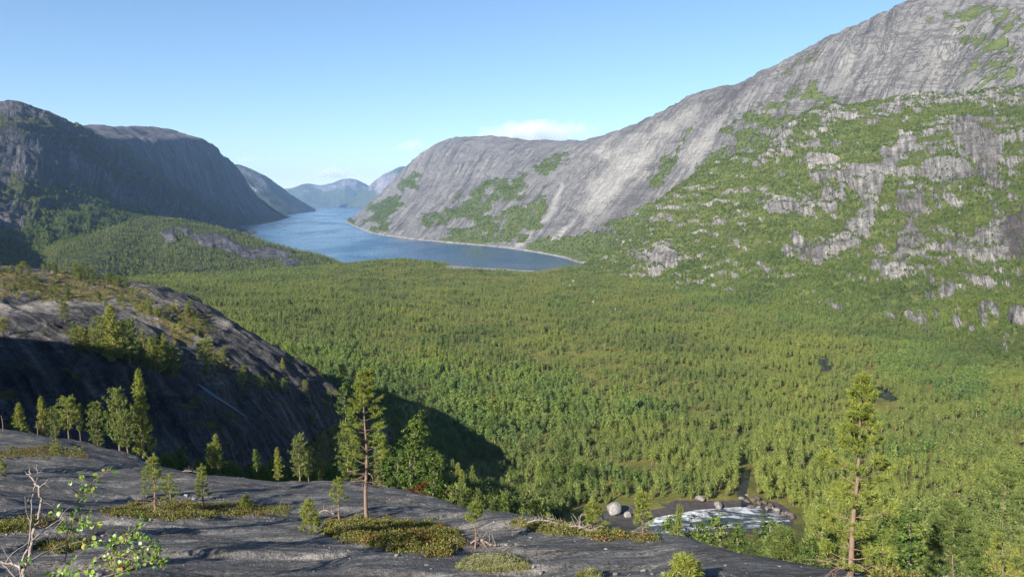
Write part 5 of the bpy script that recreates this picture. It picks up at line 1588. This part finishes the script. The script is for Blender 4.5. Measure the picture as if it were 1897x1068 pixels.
# loose grit and pebbles, thickest along the edges of the heather
gp, gs = [], []
for poly, n in [(HEATH[0], 260), (HEATH[1], 420), (HEATH[2], 90), (HEATH[4], 80), (HEATH[5], 160), ([(0, 880), (600, 900), (900, 965), (1500, 1055), (1500, 1068), (0, 1068)], 420)]:
    a = np.array(poly, float); lo_, hi_ = a.min(0) - 12, a.max(0) + 8
    for _ in range(n):
        p = on(BFm, RG.uniform(lo_[0], hi_[0]), RG.uniform(lo_[1], hi_[1]))
        if p is not None: gp.append(p); gs.append(RG.lognormal(-3.6, 0.5))
sv_, sf_ = stone_mesh(3, 0.6, 0.2, 1)
gp, gs = np.array(gp), np.clip(np.array(gs), 0.012, 0.09)
an = RG.uniform(0, 6.28, len(gp))
gv = np.stack([sv_[None, :, 0] * np.cos(an)[:, None] - sv_[None, :, 1] * np.sin(an)[:, None], sv_[None, :, 0] * np.sin(an)[:, None] + sv_[None, :, 1] * np.cos(an)[:, None], np.repeat(sv_[None, :, 2], len(gp), 0)], -1) * gs[:, None, None] + gp[:, None]
gf = (sf_[None] + (np.arange(len(gp)) * len(sv_))[:, None, None]).reshape(-1, 3)
tag(obj('gravel', raw_mesh('gravel', gv.reshape(-1, 3), gf, [M_GREYST], smooth_shade=False)), kind='stuff')

# boulders by the rapids and out in the valley
for px, py, rp, k, lab in [(1137, 943, 20, 0, 'big pale boulder left of the rapids'), (1163, 950, 9, 2, 'smaller pale boulder at the right foot of the big one'), (1297, 921, 11, 1, 'pale boulder at the forest edge behind the rapids'), (1330, 933, 12, 1, 'rounded grey boulder on the flat rock behind the rapids')]:
    p = on(BVm, px, py + 6)
    stone('boulder', STB[k], p, rp * p[1] / F, lab, None, 0.1)
R = np.random.default_rng(9)
for k in range(26):
    t_ = k / 25
    px, py = 1376 + 92 * t_ + R.normal() * 4, 928 + 34 * t_ + R.normal() * 5 - 4
    p = on(BVm, px, py)
    stone('boulder', STB[3 if k % 3 else 1], p, R.uniform(4, 9) * p[1] / F, 'brown bank boulder in the row along the right side of the rapids', 'boulders along the right bank of the rapids', 0.1)
for grp, pts_ in [('pale boulders on the forest edge near the shore', [(1100, 560), (1108, 553), (1116, 566), (1128, 570), (1140, 574), (1150, 578), (1162, 581), (1044, 527), (1056, 531), (1062, 522), (1040, 534)]),
                  ('pale boulders among the valley pines', [(786, 584), (705, 558), (850, 594), (815, 592), (900, 640), (960, 650), (1290, 706), (1120, 640)])]:
    for px, py in pts_:
        p = on(BVm, px, py)
        if p is not None:
            stone('boulder', STB[random.randrange(3)], p, R.uniform(2.0, 4.0) * p[1] / F, 'pale boulder lying on the open forest edge near the shore' if 'shore' in grp else 'pale boulder showing among the pines of the valley floor', grp, 0.0)

# ================================================================== THE BIRCHES IN THE NEAR LEFT CORNER
ZK = 340 / 1593
def zp(x, y, d):
    return P(x * ZK, 840 + y * ZK, d)
def leaf_shape(k):
    a = np.linspace(0, math.pi, 5)
    xs = np.array([0, 0.28, 0.62, 0.88, 1.05]); ws = np.array([0.0, 0.42, 0.46, 0.24, 0.0])
    v = [(x, 0, -0.05 * math.sin(x * 3)) for x in xs] + [(x, w, 0.12 * w) for x, w in zip(xs[1:-1], ws[1:-1])] + [(x, -w, 0.12 * w) for x, w in zip(xs[1:-1], ws[1:-1])]
    f = [(0, 1, 5), (1, 2, 6), (1, 6, 5), (2, 3, 7), (2, 7, 6), (3, 4, 7), (0, 8, 1), (1, 8, 9), (1, 9, 2), (2, 9, 10), (2, 10, 3), (3, 10, 4)]
    return np.array(v, float), np.array(f)
def leaf_gloss(name, c):
    t = NT(name)
    oi = t.n('ShaderNodeObjectInfo')
    k = t.ramp(oi.outputs['Random'], [(0.0, 0.7), (1.0, 1.35)])
    t.done(t.mix(1.0, c, k, 'MULTIPLY'), 0.38, None, 0.5)
    t.b.inputs['Transmission Weight'].default_value = 0.0
    tr = t.n('ShaderNodeBsdfTranslucent'); mx = t.n('ShaderNodeMixShader')
    tr.inputs[0].default_value = (c[0] * 1.3, c[1] * 1.3, c[2], 1)
    mx.inputs[0].default_value = 0.35
    t.l(t.b.outputs[0], mx.inputs[1]); t.l(tr.outputs[0], mx.inputs[2]); t.l(mx.outputs[0], t.o.inputs[0])
    return t.m
LEAF = [raw_mesh('birch_leaf', *leaf_shape(0), [leaf_gloss(n, c)]) for n, c in (('green_leaf', (0.12, 0.22, 0.03)), ('light_leaf', (0.22, 0.30, 0.05)), ('dark_leaf', (0.07, 0.13, 0.025)), ('yellow_leaf', (0.42, 0.33, 0.05)), ('orange_leaf', (0.40, 0.15, 0.03)))]
RL = np.random.default_rng(15)
def corner_birch(name, label, root_px, d, stems, leafy, bark, leaves_per=0):
    """stems: (points in the corner view, start radius in mm, depth offset); leafy: which stems carry leaves and how many"""
    g = zp(*root_px, d)
    down = BFm.ray_cast(Vector(g + V3(0, 0, 1)), Vector((0, 0, -1)), 30)[0]
    base = np.array(down) if down is not None else g
    e = tag(empty(name, base), label, 'birch')
    for k, (pts_, r0, dz) in enumerate(stems):
        w = np.array([zp(x, y, d + dz * i / max(1, len(pts_) - 1)) for i, (x, y) in enumerate(pts_)])
        if k == 0:
            w = np.concatenate([[base - V3(0, 0, 0.05), base * 0.5 + w[0] * 0.5 + V3(0.02, 0, 0)], w])
        w = resample(w, len(w) * 4) - base
        n = len(w)
        w[1:-1] += RL.normal(size=(n - 2, 3)) * r0 * 0.0003
        o = obj('stem' if k == 0 else 'branch', mesh_of(name + '_stem', tube(w, r0 / 1000 * (1 - 0.75 * np.linspace(0, 1, n)), 7), bark), e)
        nl = int(leafy.get(k, 0) * 1.3)
        lo = int(n * (0.55 if k == 0 else 0.15))
        for q in range(nl):
            i = RL.integers(lo, n)
            tang = unit(w[min(i + 1, n - 1)] - w[i - 1])
            dirv = unit(tang * 0.5 + RL.normal(size=3) + V3(0, -0.2, -0.25))
            nrm = unit(RL.normal(size=3) + V3(-0.5, -0.7, 0.8))
            side = unit(np.cross(nrm, dirv)); nrm = np.cross(dirv, side)
            s = RL.uniform(0.019, 0.037) * d / 5
            pet = w[i] + dirv * s * 0.5
            M = Matrix(((dirv[0], side[0], nrm[0], pet[0]), (dirv[1], side[1], nrm[1], pet[1]), (dirv[2], side[2], nrm[2], pet[2]), (0, 0, 0, 1)))
            lf = obj('leaf', LEAF[RL.choice(5, p=[0.46, 0.33, 0.16, 0.04, 0.01])], e)
            lf.matrix_local = M @ Matrix.Diagonal((s, s, s, 1))
    return e
corner_birch('dead_birch', 'bare pale dead birch with broken top in the lower left corner', (205, 1068), 5.2, [
    ([(205, 1068), (215, 960), (262, 840), (300, 640), (330, 560), (345, 420), (335, 300), (300, 250), (265, 180), (256, 108)], 17, 0.1),
    ([(180, 1068), (182, 950), (250, 800), (272, 600), (275, 420), (300, 290), (330, 170), (318, 100)], 8, -0.1),
    ([(272, 610), (235, 520), (225, 440), (213, 360)], 7, -0.1), ([(225, 440), (245, 395), (256, 372)], 3, 0),
    ([(265, 180), (235, 178), (216, 145)], 5, 0), ([(330, 180), (360, 145), (385, 118)], 2, 0), ([(325, 150), (300, 115), (280, 95)], 2, 0), ([(318, 165), (350, 160), (372, 160)], 2, 0),
    ([(335, 300), (380, 265), (430, 245), (482, 225)], 4, 0.1), ([(345, 290), (400, 240), (425, 205)], 3, 0), ([(390, 262), (420, 285), (442, 305)], 2, 0), ([(345, 420), (400, 410), (460, 388)], 3, 0.1),
    ([(345, 430), (400, 425), (450, 455), (480, 480)], 2, 0), ([(330, 600), (350, 575), (368, 570)], 6, 0), ([(270, 760), (350, 690), (430, 630), (520, 570), (620, 520), (720, 460)], 7, 0.3), ([(430, 630), (470, 680), (495, 730)], 2, 0),
    ([(195, 960), (300, 910), (400, 850), (500, 820), (600, 780), (700, 770)], 8, 0.4), ([(400, 850), (440, 860), (480, 800), (540, 760)], 3, 0.1), ([(190, 985), (100, 955), (0, 935)], 11, 0.1), ([(50, 945), (100, 870), (200, 800), (300, 745), (420, 700)], 4, 0.2),
    ([(120, 960), (60, 880), (10, 790)], 4, 0), ([(130, 1068), (60, 990), (0, 940)], 7, 0), ([(560, 560), (500, 620), (420, 740)], 3, 0.1), ([(520, 570), (560, 500), (640, 440)], 3, 0.1), ([(345, 500), (380, 530), (410, 620)], 2, 0)],
    {}, M_BIRCHBARK)
corner_birch('young_birch', 'thin young birch with round green leaves beside the dead birch', (570, 1068), 5.4, [
    ([(565, 990), (578, 860), (590, 720), (640, 560), (680, 460), (690, 300), (708, 150)], 6, 0.1), ([(690, 420), (750, 340), (800, 250), (870, 195), (940, 150), (965, 178)], 4, 0.1),
    ([(590, 740), (640, 650), (700, 600), (780, 590), (850, 600)], 4, -0.1), ([(600, 790), (700, 760), (760, 800), (860, 745)], 4, -0.2), ([(640, 560), (560, 520), (500, 470), (470, 520)], 3, 0),
    ([(690, 330), (640, 300), (590, 268)], 2, 0), ([(600, 650), (570, 600), (540, 640)], 3, -0.1), ([(640, 560), (700, 520), (790, 520)], 3, 0.1), ([(760, 360), (740, 300), (700, 260)], 2, 0)],
    {0: 14, 1: 22, 2: 34, 3: 26, 4: 10, 5: 3, 6: 22, 7: 8, 8: 6}, M_TWIG)
corner_birch('leafy_birch', 'low leafy green birch spreading to the right in the lower left corner', (640, 1068), 5.0, [
    ([(640, 1068), (760, 970), (880, 880), (1000, 800), (1100, 720), (1200, 610), (1235, 550)], 7, 0.2), ([(880, 905), (980, 880), (1100, 830), (1250, 800), (1370, 740)], 5, 0.1), ([(980, 890), (1100, 905), (1250, 930), (1410, 945)], 5, -0.1),
    ([(1100, 830), (1200, 850), (1330, 880), (1430, 920)], 4, 0), ([(900, 1068), (1000, 1040), (1100, 1005), (1210, 980)], 5, 0), ([(1000, 800), (980, 760), (960, 830)], 3, 0), ([(1100, 720), (1180, 730), (1260, 720)], 3, 0), ([(1250, 800), (1330, 810), (1390, 850)], 3, 0)],
    {0: 44, 1: 36, 2: 32, 3: 34, 4: 18, 5: 16, 6: 20, 7: 16}, M_TWIG)
corner_birch('birch_shoot', 'low birch shoots at the lower edge between the dead birch and the leafy birch', (520, 1068), 4.6, [
    ([(420, 1080), (500, 1030), (590, 1000)], 4, 0), ([(620, 1068), (720, 1000), (830, 1020)], 4, 0), ([(260, 1068), (240, 980), (235, 920)], 3, 0), ([(590, 1060), (640, 930), (720, 840)], 3, 0), ([(780, 960), (830, 890), (860, 960)], 3, 0)],
    {0: 16, 1: 18, 2: 8, 3: 8, 4: 8}, M_TWIG)

# ================================================================== CLOUDS AND HAZE
def cloud(label, px, py, d, wpx, hpx, dens, thr, seed, depth=0.5):
    c = P(px, py, d)
    m_ = d / F
    sx, sz, sy = wpx * m_, hpx * m_, wpx * m_ * depth
    v = np.array([(x, y, z) for z in (-0.5, 0.5) for y in (-0.5, 0.5) for x in (-0.5, 0.5)]) * V3(sx, sy, sz)
    f = np.array([(0, 2, 3, 1), (4, 5, 7, 6), (0, 1, 5, 4), (2, 6, 7, 3), (0, 4, 6, 2), (1, 3, 7, 5)])
    m = bpy.data.materials.new('cloud_vapour')
    m.use_nodes = True
    nt = m.node_tree
    nt.nodes.clear()
    out, pv = nt.nodes.new('ShaderNodeOutputMaterial'), nt.nodes.new('ShaderNodeVolumePrincipled')
    tc, no, vm, ln = nt.nodes.new('ShaderNodeTexCoord'), nt.nodes.new('ShaderNodeTexNoise'), nt.nodes.new('ShaderNodeVectorMath'), nt.nodes.new('ShaderNodeVectorMath')
    vm.operation = 'MULTIPLY'; vm.inputs[1].default_value = (2 / sx, 2 / sy, 2 / sz)
    ln.operation = 'LENGTH'
    nt.links.new(tc.outputs['Object'], vm.inputs[0]); nt.links.new(vm.outputs[0], ln.inputs[0])
    no.noise_dimensions = '4D'
    no.inputs['W'].default_value = seed
    no.inputs['Scale'].default_value = 1 / (hpx * m_ * 0.55); no.inputs['Detail'].default_value = 5; no.inputs['Roughness'].default_value = 0.6
    nt.links.new(tc.outputs['Object'], no.inputs['Vector'])
    a = nt.nodes.new('ShaderNodeMath'); a.operation = 'MULTIPLY_ADD'; a.inputs[1].default_value = -0.42; a.inputs[2].default_value = 0.42 - thr
    nt.links.new(ln.outputs['Value'], a.inputs[0])
    b = nt.nodes.new('ShaderNodeMath'); b.operation = 'ADD'
    nt.links.new(a.outputs[0], b.inputs[0]); nt.links.new(no.outputs['Fac'], b.inputs[1])
    k = nt.nodes.new('ShaderNodeMath'); k.operation = 'MULTIPLY'; k.use_clamp = False; k.inputs[1].default_value = dens
    mx = nt.nodes.new('ShaderNodeMath'); mx.operation = 'MAXIMUM'; mx.inputs[1].default_value = 0.0
    nt.links.new(b.outputs[0], mx.inputs[0]); nt.links.new(mx.outputs[0], k.inputs[0])
    pv.inputs['Color'].default_value = (0.97, 0.97, 0.98, 1)
    pv.inputs['Anisotropy'].default_value = 0.0
    nt.links.new(k.outputs[0], pv.inputs['Density'])
    nt.links.new(pv.outputs[0], out.inputs['Volume'])
    o = obj('cloud', raw_mesh('cloud', v, f, [m], smooth_shade=False), None, c)
    return tag(o, label, 'cloud')
cloud('long white cloud low over the rounded mountain on the right shore', 992, 246, 30000, 225, 46, 0.0045, 0.52, 1.3)
cloud('tiny faint cloud puff left of the rounded mountain', 766, 272, 30000, 70, 28, 0.004, 0.52, 4.0)
cloud('flat grey-lilac cloud above the far mountains', 615, 321, 30000, 100, 22, 0.006, 0.50, 7.7)
cloud('wisp of cloud beside the left fjord slope', 458, 295, 30000, 60, 14, 0.003, 0.55, 2.2)

lo, hi = 1e9, CAMZ
for o in bpy.data.objects:
    if o.type == 'MESH' and o.name.split('.')[0] != 'cloud' and len(o.data.vertices) > 3:
        if o.parent is None and o.users_collection:
            bb = [(o.matrix_basis @ Vector(q)).z for q in o.bound_box]
            lo, hi = min(lo, min(bb)), max(hi, max(bb))
x0, x1, y0, y1, z0, z1_ = -11000, 9000, -1500, 24000, lo - 1.5, hi + 30
v = np.array([(x, y, z) for z in (z0, z1_) for y in (y0, y1) for x in (x0, x1)], float)
f = np.array([(0, 2, 3, 1), (4, 5, 7, 6), (0, 1, 5, 4), (2, 6, 7, 3), (0, 4, 6, 2), (1, 3, 7, 5)])
hm_ = bpy.data.materials.new('haze_air')
hm_.use_nodes = True
nt = hm_.node_tree
nt.nodes.clear()
out, pv = nt.nodes.new('ShaderNodeOutputMaterial'), nt.nodes.new('ShaderNodeVolumePrincipled')
pv.inputs['Color'].default_value = (0.38, 0.62, 1.0, 1)
pv.inputs['Density'].default_value = 3.1e-5
pv.inputs['Anisotropy'].default_value = 0.1
nt.links.new(pv.outputs[0], out.inputs['Volume'])
tag(obj('haze', raw_mesh('haze', v, f, [hm_], smooth_shade=False)), kind='stuff')
